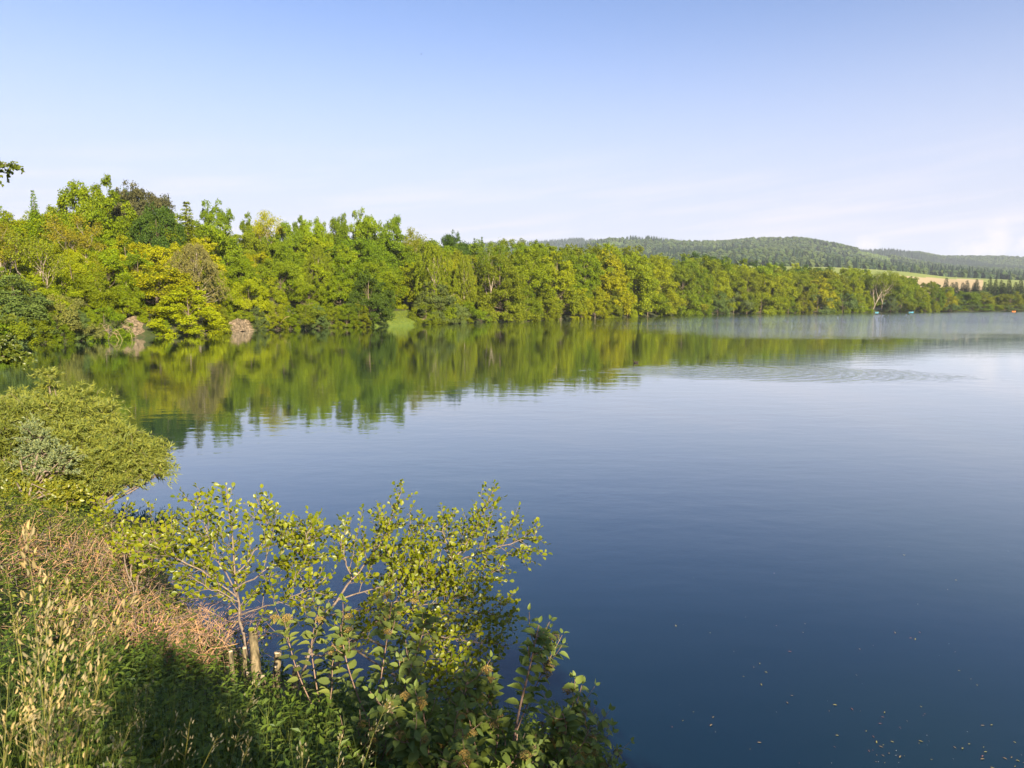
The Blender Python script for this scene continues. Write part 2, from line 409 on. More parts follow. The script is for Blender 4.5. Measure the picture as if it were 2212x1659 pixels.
# ------------------------------------------------------------------ far hills with field and woods
RINGS = [  # distance, control points (xd, yd) of the level seen there
    (455, [(-9000, 657), (9000, 657)]),
    (640, [(-9000, 650), (1000, 640), (1700, 622), (2212, 634), (3500, 640), (9000, 640)]),
    (960, [(-9000, 640), (1000, 590), (1500, 572), (1790, 577), (1870, 581), (1950, 587), (2040, 598), (2212, 606), (2600, 620), (9000, 630)]),
    (1150, [(-9000, 640), (1000, 592), (1500, 578), (1870, 590), (2212, 616), (2600, 622), (9000, 630)]),
    (1600, [(-9000, 620), (900, 585), (1300, 566), (1600, 552), (1720, 552), (1850, 570), (1950, 585), (2212, 602), (2600, 615), (9000, 620)]),
    (2300, [(-9000, 600), (900, 575), (1200, 545), (1310, 524), (1400, 522), (1480, 530), (1560, 530), (1650, 522), (1720, 521), (1800, 533), (1860, 547), (1950, 566), (2050, 583), (2212, 593), (2600, 600), (9000, 600)]),
    (2550, [(-9000, 610), (900, 590), (1400, 545), (1720, 540), (1860, 565), (2050, 586), (2212, 588), (9000, 600)]),
    (3000, [(-9000, 590), (900, 560), (1400, 545), (1800, 550), (1880, 548), (1980, 548), (2030, 560), (2212, 560), (2700, 552), (9000, 580)]),
    (3500, [(-9000, 580), (700, 545), (1000, 530), (1170, 525), (1230, 518), (1290, 524), (1400, 540), (1800, 560), (2212, 570), (9000, 590)]),
    (4600, [(-9000, 640), (9000, 640)])]
hz = vnoise(11); hz2 = vnoise(12)
RD = np.array([r[0] for r in RINGS], float)
def hill_z(a, D):
    a = np.asarray(a, float); D = np.asarray(D, float)
    xd = 1106 + a*1485.0
    Z = np.stack([CAMZ + d*np.array([slope_of(q[1]) for q in pts])[None, :].repeat(1, 0)[0][0]*0 + d*np.interp(xd, [q[0] for q in pts], [slope_of(q[1]) for q in pts]) for d, pts in RINGS], 0)
    k = np.clip(np.searchsorted(RD, D, side='right')-1, 0, len(RD)-2)
    t = (D-RD[k])/(RD[k+1]-RD[k]); t = np.clip(t, 0, 1); t = t*t*(3-2*t)*.6 + t*.4
    idx = np.arange(a.size).reshape(a.shape)
    Zf = Z.reshape(len(RD), -1)
    z0 = Zf[k.ravel(), idx.ravel()].reshape(a.shape); z1 = Zf[(k+1).ravel(), idx.ravel()].reshape(a.shape)
    x, y = a*D, D
    amp = np.clip((D-1100)/1500, 0, 1)*14
    return z0*(1-t)+z1*t + amp*(hz(x*.004, y*.004)-.5) + amp*.5*(hz2(x*.012, y*.012)-.5)
ha = np.concatenate([np.linspace(-1.3, -.35, 40), np.linspace(-.33, 1.0, 240), np.linspace(1.02, 1.3, 14)])
hd = np.concatenate([np.linspace(455, 1150, 40), np.linspace(1170, 4600, 90)])
HA, HD = np.meshgrid(ha, hd, indexing='ij'); HW = 1-sstep(1.06, 1.3, np.abs(HA)); HZ = hill_z(HA, HD)*HW - 3*(1-HW)
HV = np.stack([HA*HD, HD, HZ], -1)
n0, n1 = HA.shape
i = np.arange(n0-1)[:, None]; j = np.arange(n1-1)[None]; a = i*n1 + j
hq = np.stack([a, a+n1, a+n1+1, a+1], -1).reshape(-1, 4)
HX = 1106 + (HA*1485)
fx = HX[:-1, :-1].ravel(); fd = HD[:-1, :-1].ravel()
midx = np.zeros(len(hq), int)
midx[(fd > 560) & (fd < 985)] = 1
midx[(fd > 560) & (fd < 850 + (fx-2000)*.25) & (fx > 1885) & (fx < 2112)] = 2
hills = ob('hills', np_mesh('hills', HV.reshape(-1, 3), [hq], [M_HILL, M_FIELDG, M_FIELDT], smooth=True, midx=midx)); tag(hills, kind='structure')

def far_woods():
    r = np.random.RandomState(5)
    N = 60000
    a = r.uniform(-.12, .95, N); D = np.sqrt(r.uniform(1050**2, 3560**2, N))
    z = hill_z(a, D); x = a*D
    xd = 1106 + a*1485
    dz = (hill_z(a, D+20)-z)
    facing = (dz/20 > -0.07 - 0*D)
    spn = hz(x*.0045+7, D*.0030+3); sp2 = hz2(x*.010, D*.006)
    # species stands: dark spruce, mixed broadleaf, young plantation
    kind = np.where(spn + .25*(sp2-.5) > .56, 0, np.where(sp2 > .62, 2, 1))
    kind = np.where((D < 1500) & (r.rand(N) < .65), np.where(r.rand(N) < .6, 1, 2), kind)
    keep = facing & (r.rand(N) < np.where(kind == 2, .75, .9)*np.where(D < 1150, .5, 1)) & ~((kind == 2) & (r.rand(N) < .2))
    keep &= ~((hz(x*.007+20, D*.007+9) > .80))
    G = Geo()
    x, z, D, kind = x[keep], z[keep], D[keep], kind[keep]
    n = len(x); base = np.stack([x, D, z-.5], -1)
    # spruce: ragged two-tier cone
    an = np.arange(5)*2*math.pi/5
    s = np.where(kind == 0)[0]
    def cone(sel, hmin, hmax, wf, tint0, tint1):
        m = len(sel); h = r.uniform(hmin, hmax, m); w = h*wf*r.uniform(.8, 1.2, m); ph = r.rand(m)*6
        ca, sa = np.cos(an[None]+ph[:, None]), np.sin(an[None]+ph[:, None])
        V = np.zeros((m, 11, 3)); b = base[sel]
        V[:, :5, 0] = b[:, None, 0] + ca*w[:, None]; V[:, :5, 1] = b[:, None, 1] + sa*w[:, None]; V[:, :5, 2] = b[:, None, 2] + h[:, None]*.12
        V[:, 5:10, 0] = b[:, None, 0] + ca*w[:, None]*.55; V[:, 5:10, 1] = b[:, None, 1] + sa*w[:, None]*.55; V[:, 5:10, 2] = b[:, None, 2] + h[:, None]*r.uniform(.45, .6, (m, 5))
        V[:, 10] = b; V[:, 10, 2] += h
        q = np.array([[k, (k+1) % 5, 5+(k+1) % 5, 5+k] for k in range(5)]); t = np.array([[5+k, 5+(k+1) % 5, 10] for k in range(5)])
        off = (np.arange(m)*11)[:, None, None]
        tt = np.repeat(r.uniform(tint0, tint1, m), 11)
        Vf = V.reshape(-1, 3)
        G.V.append(Vf); G.T.append(tt)
        G.F.setdefault(4, []).append((q[None]+off).reshape(-1, 4)+G.n); G.F.setdefault(3, []).append((t[None]+off).reshape(-1, 3)+G.n); G.n += len(Vf)
    cone(s, 12, 25, .18, .0, .22)
    cone(np.where(kind == 2)[0], 5, 9, .40, .62, .80)
    s = np.where(kind == 1)[0]; m = len(s)
    bm_v = np.array([(0, 0, 1)] + [(math.cos(q)*.9, math.sin(q)*.9, .55) for q in an] + [(math.cos(q+.6), math.sin(q+.6), -.1) for q in an] + [(math.cos(q)*.6, math.sin(q)*.6, -.9) for q in an])
    f3 = np.array([[0, 1+k, 1+(k+1) % 5] for k in range(5)]); f4 = np.array([[1+k, 6+k, 6+(k+1) % 5, 1+(k+1) % 5] for k in range(5)] + [[6+k, 11+k, 11+(k+1) % 5, 6+(k+1) % 5] for k in range(5)])
    h = r.uniform(5.5, 9.5, m)
    V = bm_v[None]*r.uniform(.75, 1.25, (m, len(bm_v), 1))*np.stack([h*.72, h*.72, h*.85], -1)[:, None] + base[s][:, None] + np.stack([0*h, 0*h, h*1.0], -1)[:, None]
    off = (np.arange(m)*16)[:, None, None]; Vf = V.reshape(-1, 3)
    G.V.append(Vf); G.T.append(np.repeat(r.uniform(.22, .44, m), 16))
    G.F.setdefault(3, []).append((f3[None]+off).reshape(-1, 3)+G.n); G.F.setdefault(4, []).append((f4[None]+off).reshape(-1, 4)+G.n); G.n += len(Vf)
    m_, nt, out = mat('hill_woods'); L = nt.links
    at_ = nd(nt, 'ShaderNodeAttribute', attribute_name='tint'); rp = nd(nt, 'ShaderNodeValToRGB'); L.new(at_.outputs['Fac'], rp.inputs[0])
    e = rp.color_ramp.elements; e[0].position = 0; e[0].color = (.012, .024, .014, 1); e[1].position = 1; e[1].color = (.12, .16, .035, 1)
    for p, c in ((.25, (.022, .040, .018, 1)), (.3, (.040, .066, .016, 1)), (.6, (.085, .10, .03, 1)), (.65, (.08, .12, .03, 1))):
        q = e.new(p); q.color = c
    b = nd(nt, 'ShaderNodeBsdfPrincipled'); L.new(rp.outputs[0], b.inputs['Base Color']); b.inputs['Roughness'].default_value = .9; b.inputs['Specular IOR Level'].default_value = .1
    L.new(b.outputs[0], out.inputs[0])
    o = ob('distant_forest', G.mesh('distant_forest', m_)); 
    tag(o, 'dark spruce and broadleaf woods covering the distant hills', 'forest', kind='stuff')
far_woods()

# ------------------------------------------------------------------ tree kinds (shared meshes)
def lumpy(r, k=5):
    ph = r.rand(k)*6.28; fr = r.randint(1, 5, k); fz = r.uniform(1, 7, k); am = r.uniform(.04, .13, k)
    return lambda th, t: 1 + sum(am[q]*np.sin(fr[q]*th + fz[q]*t + ph[q]) for q in range(k))
def limbs(G, r, H, targets, trunk_r, lean=0.0, top=.85):
    k = 7; zz = np.linspace(0, H*top, k)
    P = np.stack([np.cumsum(r.normal(0, H*.006, k)) + lean*zz, np.cumsum(r.normal(0, H*.006, k)), zz], -1)
    P[0, :2] = 0; P[0, 2] = -H*.06
    R = trunk_r*np.linspace(1.15, .18, k)
    G.tube(P, R, 7)
    for c in targets:
        t0 = np.clip((c[2]*.62)/(H*top), .12, .92)
        q = np.array([np.interp(t0*(k-1), np.arange(k), P[:, d]) for d in range(3)])
        mid = q*.45 + c*.55 + r.normal(0, H*.012, 3) + np.array([0, 0, -H*.02])
        rr = trunk_r*(1-t0)*.5 + trunk_r*.06
        G.tube([q, mid, c], [rr, rr*.6, rr*.2], 4, cap=False)
    return P
def crown_mesh(name, seed, H=12.0, R=4.6, z0=.07, prof=None, ncl=110, rc=1.15, nl=190, ls=.34, flat=.95, gap=.0, inner=.58, up=.22, tmpl=T_CLUMP, nlimb=26, trunk_r=.20, bark=None, fringe=.0):
    ncl = int(ncl*2.3); rc = rc*.70; nl = int(nl*.62); ls = ls*.84
    r = np.random.RandomState(seed); lum = lumpy(r)
    nb = max(18, ncl//7); nsub = ncl//nb
    t = r.rand(nb*3); w = prof(t); keep = r.rand(len(t)) < (w/ w.max())**1.2*.9+.1
    t = t[keep][:nb]; n = len(t)
    th = np.arange(n)*2.399963 + r.normal(0, .5, n)
    rad = R*prof(t)*lum(th, t)*np.sqrt(r.uniform(inner**2, 1, n))
    C = np.stack([rad*np.cos(th), rad*np.sin(th), (z0 + (1-z0)*t)*H*.87], -1)
    C[:, 2] += r.normal(0, .02*H, n)
    rb = rc*1.75*r.uniform(.75, 1.3, n)                              # bough radius, tufts sit on its upper outer side
    sub = np.repeat(np.arange(n), nsub); C0 = C; ns_ = len(sub)
    sd = rand_dirs(r, ns_) + .55*norm(C[sub]*np.array([1, 1, 0]) + 1e-6) + np.array([0, 0, .35]); sd = norm(sd)
    C = C[sub] + sd*(rb[sub]*np.sqrt(r.uniform(.15, 1, ns_)))[:, None]*np.array([1.15, 1.15, .85]); t = t[sub]; n = ns_
    C[:, 2] = np.clip(C[:, 2], .02*H, H*.99)
    rcs = rc*r.uniform(.6, 1.25, n)
    rcs *= np.where(t > .85, .75, 1)
    idx = np.repeat(np.arange(n), (nl*np.clip(rcs/rc, .6, 1.6)**2).astype(int)); m = len(idx)
    d = rand_dirs(r, m); d[:, 2] = np.where(d[:, 2] < -.55, -d[:, 2]*.6, d[:, 2])
    out = norm(np.stack([C[idx, 0], C[idx, 1], np.zeros(m)], -1)); d = norm(d + .35*out)
    rr = rcs[idx]*(r.rand(m)**.33)*r.uniform(.82, 1.38, m)
    P = C[idx] + d*rr[:, None]*np.array([1, 1, flat])
    P[:, 2] *= H/np.percentile(P[:, 2], 99.6)
    if fringe: P[:, 2] -= fringe*r.rand(m)**2*rcs[idx]
    N = norm(.85*d + .25*out + up*np.array([0, 0, 1.0]) + .42*r.normal(size=(m, 3)))
    T = r.normal(size=(m, 3)) + out*.5 - np.array([0, 0, .3])
    ct = np.clip(r.rand(len(C0))[sub]*.4 + r.rand(n)*.15, 0, 1)
    V, Fc, tt = leaf_cloud(P - .5*ls*norm(T), T, N, ls*r.uniform(.6, 1.3, m), tmpl, r, (ct[idx] + .5*r.rand(m)))
    crown = np_mesh(name+'_crown', V, [Fc], M_LEAF, tt)
    G = Geo(); order = r.permutation(len(C0))[:nlimb]
    limbs(G, r, H, C0[order], trunk_r)
    trunk = G.mesh(name+'_trunk', bark or M_BARK, True)
    return crown, trunk
PR_ROUND = lambda t: np.sqrt(np.clip(1-(np.abs(t-.45)/.60)**2.2, .03, 1))
PR_OVAL = lambda t: np.clip(np.sin(np.clip(t*.93+.10, 0, 1)*math.pi), .05, 1)**.6
PR_SKIRT = lambda t: np.clip(1.0-.72*t**1.7, .15, 1)
PR_TALL = lambda t: np.clip(np.sin(np.clip(t*.86+.13, 0, 1)*math.pi), .08, 1)**.45
KIND = {}
KIND['round'] = [crown_mesh('round', 21, 12, 5.0, .10, PR_ROUND, 120, 1.15, 175, .33), crown_mesh('round', 22, 12, 4.7, .12, PR_ROUND, 105, 1.25, 190, .33), crown_mesh('round', 23, 12, 5.2, .08, PR_ROUND, 125, 1.05, 170, .32)]
KIND['oval'] = [crown_mesh('oval', 31, 12, 3.6, .08, PR_OVAL, 105, 1.0, 170, .31), crown_mesh('oval', 32, 12, 3.9, .06, PR_OVAL, 115, 1.0, 160, .31), crown_mesh('oval', 33, 12, 3.3, .07, PR_OVAL, 95, 1.0, 170, .30)]
KIND['skirt'] = [crown_mesh('skirt', 41, 12, 4.6, .0, PR_SKIRT, 150, 1.05, 150, .31), crown_mesh('skirt', 42, 12, 4.2, .0, PR_SKIRT, 150, 1.0, 150, .31, flat=.85), crown_mesh('skirt', 43, 12, 4.9, .0, PR_SKIRT, 160, 1.05, 140, .32, flat=.85)]
KIND['shrub'] = [crown_mesh('shrub', 51, 5, 3.6, .0, PR_SKIRT, 80, .72, 120, .22, nlimb=16, trunk_r=.08), crown_mesh('shrub', 52, 5, 3.2, .0, PR_ROUND, 75, .70, 120, .22, nlimb=16, trunk_r=.08)]
KIND['open'] = [crown_mesh('open', 61, 12, 4.0, .30, PR_ROUND, 85, .9, 110, .30, inner=.2, nlimb=40, trunk_r=.22), crown_mesh('open', 62, 12, 3.6, .35, PR_OVAL, 75, .85, 110, .30, inner=.2, nlimb=36, trunk_r=.2)]
# broad tall stand trees for the long shore: bigger, finer relative clumps
KIND['tall'] = [crown_mesh('tall', 71, 22, 6.6, .02, PR_TALL, 210, 1.35, 120, .44, trunk_r=.34), crown_mesh('tall', 72, 22, 6.0, .02, PR_TALL, 200, 1.3, 120, .44, trunk_r=.34, flat=.85, fringe=.5), crown_mesh('tall', 73, 22, 7.0, .03, PR_TALL, 220, 1.4, 115, .45, trunk_r=.36)]

def sparse_tree(name, seed, H=12.0, spread=.55, leafn=5200, ls=.22):
    """open crown with pale limbs that show between thin leaves"""
    r = np.random.RandomState(seed); G = Geo(); tips = []
    def grow(p, d, L, rad, lev):
        k = 4; pts = [p]; dd = d.copy()
        for q in range(k):
            dd = norm(dd + r.normal(0, .10, 3) + np.array([0, 0, .05])); pts.append(pts[-1] + dd*L/k)
        G.tube(pts, np.linspace(rad, rad*.55, k+1), 5 if lev < 2 else 3, cap=False)
        if lev >= 4: tips.append((pts[-1], dd)); tips.append((pts[2], dd)); return
        nb = 3 if lev < 3 else 2
        for q in range(nb + (lev == 0)*2):
            b = pts[-1] if q < nb-1 else pts[r.randint(2, 5)]
            side = norm(np.cross(dd, rand_dirs(r, 1)[0]))
            grow(b, norm(dd + side*spread*r.uniform(.6, 1.3)), L*r.uniform(.58, .80), rad*.55, lev+1)
    grow(np.array([0, 0, -.6]), np.array([0, 0, 1.0]), H*.36, .17, 0)
    tp = np.array([t[0] for t in tips]); n = len(tp)
    sc = H/ max(tp[:, 2].max(), 1)
    G.V = [v*sc for v in G.V]; tp = tp*sc
    idx = r.randint(0, n, leafn); P = tp[idx] + r.normal(0, .42, (leafn, 3))*np.array([1, 1, .7])
    V, Fc, tt = leaf_cloud(P, r.normal(size=(leafn, 3)), r.normal(size=(leafn, 3)) + np.array([0, 0, .6]), ls*r.uniform(.6, 1.3, leafn), T_CLUMP, r)
    return np_mesh(name+'_crown', V, [Fc], M_LEAF, tt), G.mesh(name+'_trunk', M_PALEBARK, True)
KIND['sparse'] = [sparse_tree('sparse', 81), sparse_tree('sparse', 82, spread=.6), sparse_tree('sparse', 83, spread=.5, leafn=6500)]

def birch(name, seed, H=12.0, R=3.2):
    r = np.random.RandomState(seed); G = Geo(); lum = lumpy(r)
    n = 520; t = r.uniform(.28, 1, n); th = r.rand(n)*6.283
    rad = R*np.sin(np.clip(t*.85+.12, 0, 1)*math.pi)**.7*lum(th, t)*np.sqrt(r.uniform(.1, 1, n))
    C = np.stack([rad*np.cos(th), rad*np.sin(th), t*H*.97], -1)
    limbs(G, r, H, C[r.permutation(n)[:34]], .14, top=.92)
    Ln = r.uniform(.4, 1.7, n)*np.clip(t*1.3, .5, 1)
    per = 34; idx = np.repeat(np.arange(n), per); m = len(idx); s = r.rand(m)
    P = C[idx] + np.stack([.25*np.cos(th[idx])*np.sin(s*1.6), .25*np.sin(th[idx])*np.sin(s*1.6), -Ln[idx]*s], -1) + r.normal(0, .07, (m, 3))
    P[:, 2] = np.maximum(P[:, 2], .3)
    T = np.stack([r.normal(0, .4, m), r.normal(0, .4, m), -np.ones(m)], -1)
    V, Fc, tt = leaf_cloud(P, T, r.normal(size=(m, 3)), .22*r.uniform(.6, 1.2, m), T_HERB, r)
    return np_mesh(name+'_crown', V, [Fc], M_LEAF, tt), G.mesh(name+'_trunk', M_PALEBARK, True)
KIND['birch'] = [birch('birch', 91), birch('birch', 92, R=2.7)]

def spruce(name, seed, H=16.0, R=2.6, tiers=26, wide=.10):
    r = np.random.RandomState(seed); G = Geo(); Ps, Ts = [], []
    G.tube([(0, 0, -.8), (0, 0, H*.5), (0, 0, H)], [.22, .13, .02], 6)
    for k in range(tiers):
        t = k/(tiers-1); z = H*(.10 + .90*t); L = R*(1-t)**.8*r.uniform(.8, 1.15) + .12
        nb = max(5, int(11*(1-t)+4))
        for q in range(nb):
            a = q*6.283/nb + k*1.1 + r.normal(0, .15); l = L*r.uniform(.75, 1.12)
            d = np.array([math.cos(a), math.sin(a), -.28]); tip = np.array([0, 0, z]) + d*l
            mm = max(9, int(l*26)); s = r.rand(mm)**.7
            Ps.append(np.array([0, 0, z]) + d*(l*s)[:, None] + r.normal(0, .10, (mm, 3)) + np.stack([0*s, 0*s, -.15*s*s*l], -1)); Ts.append(d + r.normal(0, .6, (mm, 3)))
    P = np.concatenate(Ps); T = np.concatenate(Ts); m = len(P)
    V, Fc, tt = leaf_cloud(P, T, np.array([0, 0, 1.0]) + r.normal(0, .5, (m, 3)), .42*r.uniform(.6, 1.2, m), (T_CLUMP[0]*np.array([1, .55, 1]), T_CLUMP[1]), r)
    return np_mesh(name+'_crown', V, [Fc], M_LEAF, tt), G.mesh(name+'_trunk', M_BARK, True)
KIND['spruce'] = [spruce('spruce', 101), spruce('spruce', 102, R=3.0), spruce('spruce', 103, R=2.3)]
BASE_H = dict(round=12, oval=12, skirt=12, shrub=5, open=12, tall=22, sparse=12, birch=12, spruce=16)
BASE_W = dict(round=10.5, oval=7.8, skirt=9.6, shrub=7.2, open=8.4, tall=14, sparse=8.5, birch=6.6, spruce=5.2)
NAME = dict(round='broadleaf_tree', oval='broadleaf_tree', skirt='broadleaf_tree', shrub='shore_shrub', open='oak_tree', tall='broadleaf_tree', sparse='thin_leaved_tree', birch='birch_tree', spruce='spruce_tree')
RT = random.Random(4)
def jit(c, s=.14):
    k = 1 + RT.uniform(-s, s); return (c[0]*k*(1+RT.uniform(-.12, .05)), c[1]*k, c[2]*k*(1+RT.uniform(-.2, .2)))
YEL = (.225, .236, .003); BRI = (.172, .212, .003); MID = (.124, .172, .004); DRK = (.056, .096, .009); OLV = (.150, .172, .006); TAN = (.175, .165, .045); RED = (.078, .080, .026); ORA = (.20, .17, .010); GRY = (.110, .150, .040); SPR = (.036, .060, .020)

def waterline(xd): return float(np.interp(xd, [-300] + [p[0] for p in WL], [757] + [p[1] for p in WL]))
def place_tree(xd, top, kind, color, back, label, cat='tree', group=None, width=None, name=None, drop=.25, var=None):
    """tree on the sight line xd, `back` metres behind the far shore, its top seen at picture height `top`"""
    x0, y0 = gp(xd, waterline(xd)); L = math.hypot(x0, y0)
    k = (L + back)/L; x, y = x0*k, y0*k
    z = float(ground(x, y)) - drop
    zt = zat(top, y); h = max(zt - z, 2.2)
    ux, uy = ray(xd, top)[:2]; 
    vs = KIND[kind]; cm, tmesh = vs[RT.randrange(len(vs)) if var is None else var % len(vs)]
    s = h/BASE_H[kind]
    sw = s*RT.uniform(.92, 1.12) if width is None else (width/1475*y)/BASE_W[kind]
    sw = min(max(sw, s*.55), s*1.75)
    o = thing(name or NAME[kind], (x, y, z), label, cat, group, RT.uniform(0, 6.28), (sw, sw, s))
    t = ob('trunk', tmesh, o); c = ob('crown', cm, o); c.color = (*jit(color), 1)
    return o

# trees one can single out
PL = place_tree
PL(220, 382, 'round', BRI, 46, 'largest round bright green tree crowning the wooded slope', width=128, var=2)
PL(332, 405, 'round', RED, 50, 'broad dark reddish green tree beside the largest round tree on the crest', width=112, var=1)
PL(290, 412, 'oval', DRK, 56, 'dark green tree squeezed between the round tree and the reddish one', width=70)
PL(97, 413, 'spruce', MID, 42, 'small pointed conifer standing up from the crest of the slope', width=46)
PL(350, 445, 'round', DRK, 30, 'dark green round tree below the reddish crest tree', width=78)
PL(418, 437, 'spruce', OLV, 36, 'brownish olive conifer on the slope above the weeping birch', width=80)
PL(480, 437, 'open', MID, 46, 'open crowned oak showing sky between its branches above the weeping birch', width=66, var=0)
PL(572, 454, 'sparse', YEL, 46, 'thin yellow green tree standing on the skyline', width=78, var=2)
PL(548, 466, 'oval', MID, 46, 'small mid green tree beside the thin yellow skyline tree', width=40)
PL(640, 470, 'round', MID, 42, 'rounded green tree on the skyline next to the thin yellow one', width=72)
PL(685, 474, 'round', BRI, 42, 'bright rounded tree at the end of the rounded skyline pair', width=62)
PL(738, 466, 'oval', MID, 40, 'narrow pointed tree on the skyline', width=46)
PL(798, 456, 'open', BRI, 40, 'tall open crowned oak with gaps of sky on the skyline', width=72, var=0)
PL(848, 468, 'open', MID, 38, 'small open crowned tree beside the tall open oak', width=50, var=1)
PL(890, 492, 'sparse', OLV, 36, 'thin scraggly tree at the lower end of the skyline oaks', width=60)
PL(430, 518, 'birch', TAN, 9, 'weeping birch with pale trunk and tan hanging twigs by the bright shore tree', width=120, var=0)
PL(690, 522, 'birch', OLV, 16, 'olive weeping birch rising out of bright green trees', width=78, var=1)
PL(350, 575, 'skirt', YEL, 8, 'bright yellow green tree hanging over the bare sandy bank', width=190, var=0)
PL(408, 625, 'skirt', YEL, 1.0, 'low bright yellow green tree dipping its branches into the water', width=125, var=2, drop=.8)
PL(112, 505, 'sparse', OLV, 9, 'thin leaved tree with pale forked trunk on the shaded slope', width=120, var=0)
PL(205, 468, 'sparse', ORA, 24, 'orange yellow thin leaved tree on the slope below the largest round tree', width=100, var=1)
PL(225, 545, 'sparse', YEL, 15, 'small yellow thin leaved tree above the green thicket', width=75, var=2)
PL(12, 480, 'sparse', ORA, 11, 'thin tree with bare orange limbs beside the thin leaved forked tree', width=105, var=1)
PL(40, 598, 'skirt', GRY, 2.0, 'blue green low tree at the water beside the dead brushwood', width=150, var=1)
PL(140, 640, 'shrub', TAN, 1.0, 'tan grey waterside bush above the dead brushwood', width=120, cat='bush')
PL(938, 520, 'birch', OLV, 5, 'tall olive birch beside the grassy landing', width=95, var=0)
PL(940, 610, 'skirt', GRY, 1.5, 'grey green tree leaning over the water beside the grassy landing', width=95, var=1)
PL(1003, 545, 'birch', OLV, 6, 'narrow olive weeping birch next to the dark gap in the wood', width=62, var=1)
PL(1052, 520, 'sparse', MID, 8, 'tall slim tree with a long pale bare trunk by the dark gap', width=60, var=0)
PL(800, 590, 'skirt', DRK, 1.5, 'dark green rounded tree standing in the water beside the grassy landing', width=92, var=2)
PL(985, 507, 'round', DRK, 50, 'dark round tree low on the skyline beside two spruce tips', width=52)
PL(1026, 516, 'spruce', DRK, 56, 'spruce tip on the skyline beside the dark round tree', width=26, group='spruce tips on the skyline')
PL(1042, 513, 'spruce', DRK, 57, 'spruce tip on the skyline beside the dark round tree', width=26, group='spruce tips on the skyline')
PL(1512, 583, 'skirt', YEL, 10, 'narrow yellow green tree in front of a dark gap on the far shore', width=36)
PL(1478, 640, 'shrub', OLV, 2, 'brown tinged waterside thicket on the small spit', width=75, cat='bush')
PL(1885, 585, 'sparse', MID, 14, 'far tree with pale bare trunk above the mooring place', width=50, var=0)
PL(1904, 590, 'sparse', BRI, 14, 'leaning far tree with reddish trunk above the mooring place', width=44, var=1)

# the rest of the wood, row by row behind the shore
SKY_X = [-60, 0, 40, 130, 160, 260, 300, 380, 440, 510, 620, 710, 760, 870, 900, 960, 1045, 1110, 1180, 1220, 1330, 1400, 1430, 1500, 1560, 1640, 1700, 1770, 1830, 1870, 1920, 1960, 2000, 2040, 2060]
SKY_Y = [395, 405, 432, 448, 440, 430, 435, 448, 462, 482, 486, 490, 482, 490, 502, 510, 524, 510, 522, 526, 520, 544, 550, 555, 560, 566, 572, 576, 577, 582, 592, 597, 606, 616, 630]
def zone(xd):
    if xd < 250: return 'near the dead brushwood'
    if xd < 480: return 'above the bare sandy bank'
    if xd < 780: return 'above the pale rocky bank'
    if xd < 1040: return 'around the grassy landing'
    if xd < 1450: return 'along the unbroken green shore'
    if xd < 1780: return 'in front of the main hill'
    return 'below the pale field'
ADJ = {YEL: 'yellow green', BRI: 'bright green', MID: 'mid green', DRK: 'dark green', OLV: 'olive', TAN: 'tan green', GRY: 'grey green'}
TYPE = dict(round='round crowned tree', oval='narrow tree', skirt='tree leafy to the ground', shrub='bush', tall='tall tree', sparse='thin leaved tree', birch='weeping birch', open='open crowned oak')
def auto(xd, frac, kinds, cols, back, width=None):
    wl_ = waterline(xd); sk = float(np.interp(xd, SKY_X, SKY_Y))
    top = wl_ + (sk - wl_)*frac
    kd = RT.choice(kinds); c = RT.choice(cols)
    lab = ('waterside ' if back < 6 else 'rear ' if back > 22 else 'middle row ') + ADJ[c] + ' ' + TYPE[kd] + ' ' + zone(xd)
    PL(xd, top, kd, c, back, lab, group=lab + ' set', width=width, cat='bush' if kd == 'shrub' else 'tree')
# left slope
for row, (fr, bk, kinds, cols, step) in enumerate([
        (1.00, 52, ['round', 'oval', 'round'], [MID, BRI, DRK], 74), (.93, 40, ['round', 'oval', 'round'], [MID, BRI, BRI, OLV], 70), (.80, 28, ['round', 'oval', 'skirt'], [BRI, MID, YEL], 70),
        (.66, 17, ['round', 'skirt', 'oval'], [BRI, MID, BRI, YEL], 70), (.50, 8, ['skirt', 'round', 'skirt'], [BRI, MID, YEL, BRI], 68), (.24, .2, ['shrub', 'skirt', 'shrub'], [BRI, MID, GRY, OLV], 33)]):
    xd = -70 + RT.uniform(0, 40)
    while xd < 1045:
        f2 = fr*RT.uniform(.88, 1.02) if fr < 1 else fr*RT.uniform(.88, .97)
        skip = (row >= 4 and 812 < xd < 908) or (row == 5 and (246 < xd < 340 or 484 < xd < 556)) or (row == 4 and 285 < xd < 440) or (row >= 3 and 1018 < xd < 1045) or (row == 5 and 330 < xd < 450)
        if not skip: auto(xd, f2, kinds, cols, bk*RT.uniform(.85, 1.15))
        xd += step*RT.uniform(.75, 1.25)
for xd, tp, bk, w, c in ((238, 708, .8, 36, GRY), (349, 708, .6, 34, MID), (474, 694, .8, 44, OLV), (566, 692, .8, 40, BRI), (522, 688, 4.5, 60, BRI), (296, 672, 10.5, 60, MID), (985, 668, 1.0, 55, BRI), (1040, 672, 1.0, 44, MID)):
    PL(xd, tp, 'shrub', c, bk, 'low ' + ADJ[c] + ' bush ' + ('framing the bare sandy bank' if xd < 400 else 'growing on the pale rocky bank' if xd < 600 else 'at the mouth of the dark gap'), cat='bush', group='low bushes around bare banks', width=w)
# dark conifers in the gap
for xd, tp in ((1022, 560), (1036, 575), (1062, 545)):
    PL(xd, tp, 'spruce', SPR, 22, 'dark spruce deep in the gap beside the bare pale trunk', group='dark spruces in the gap', width=46)
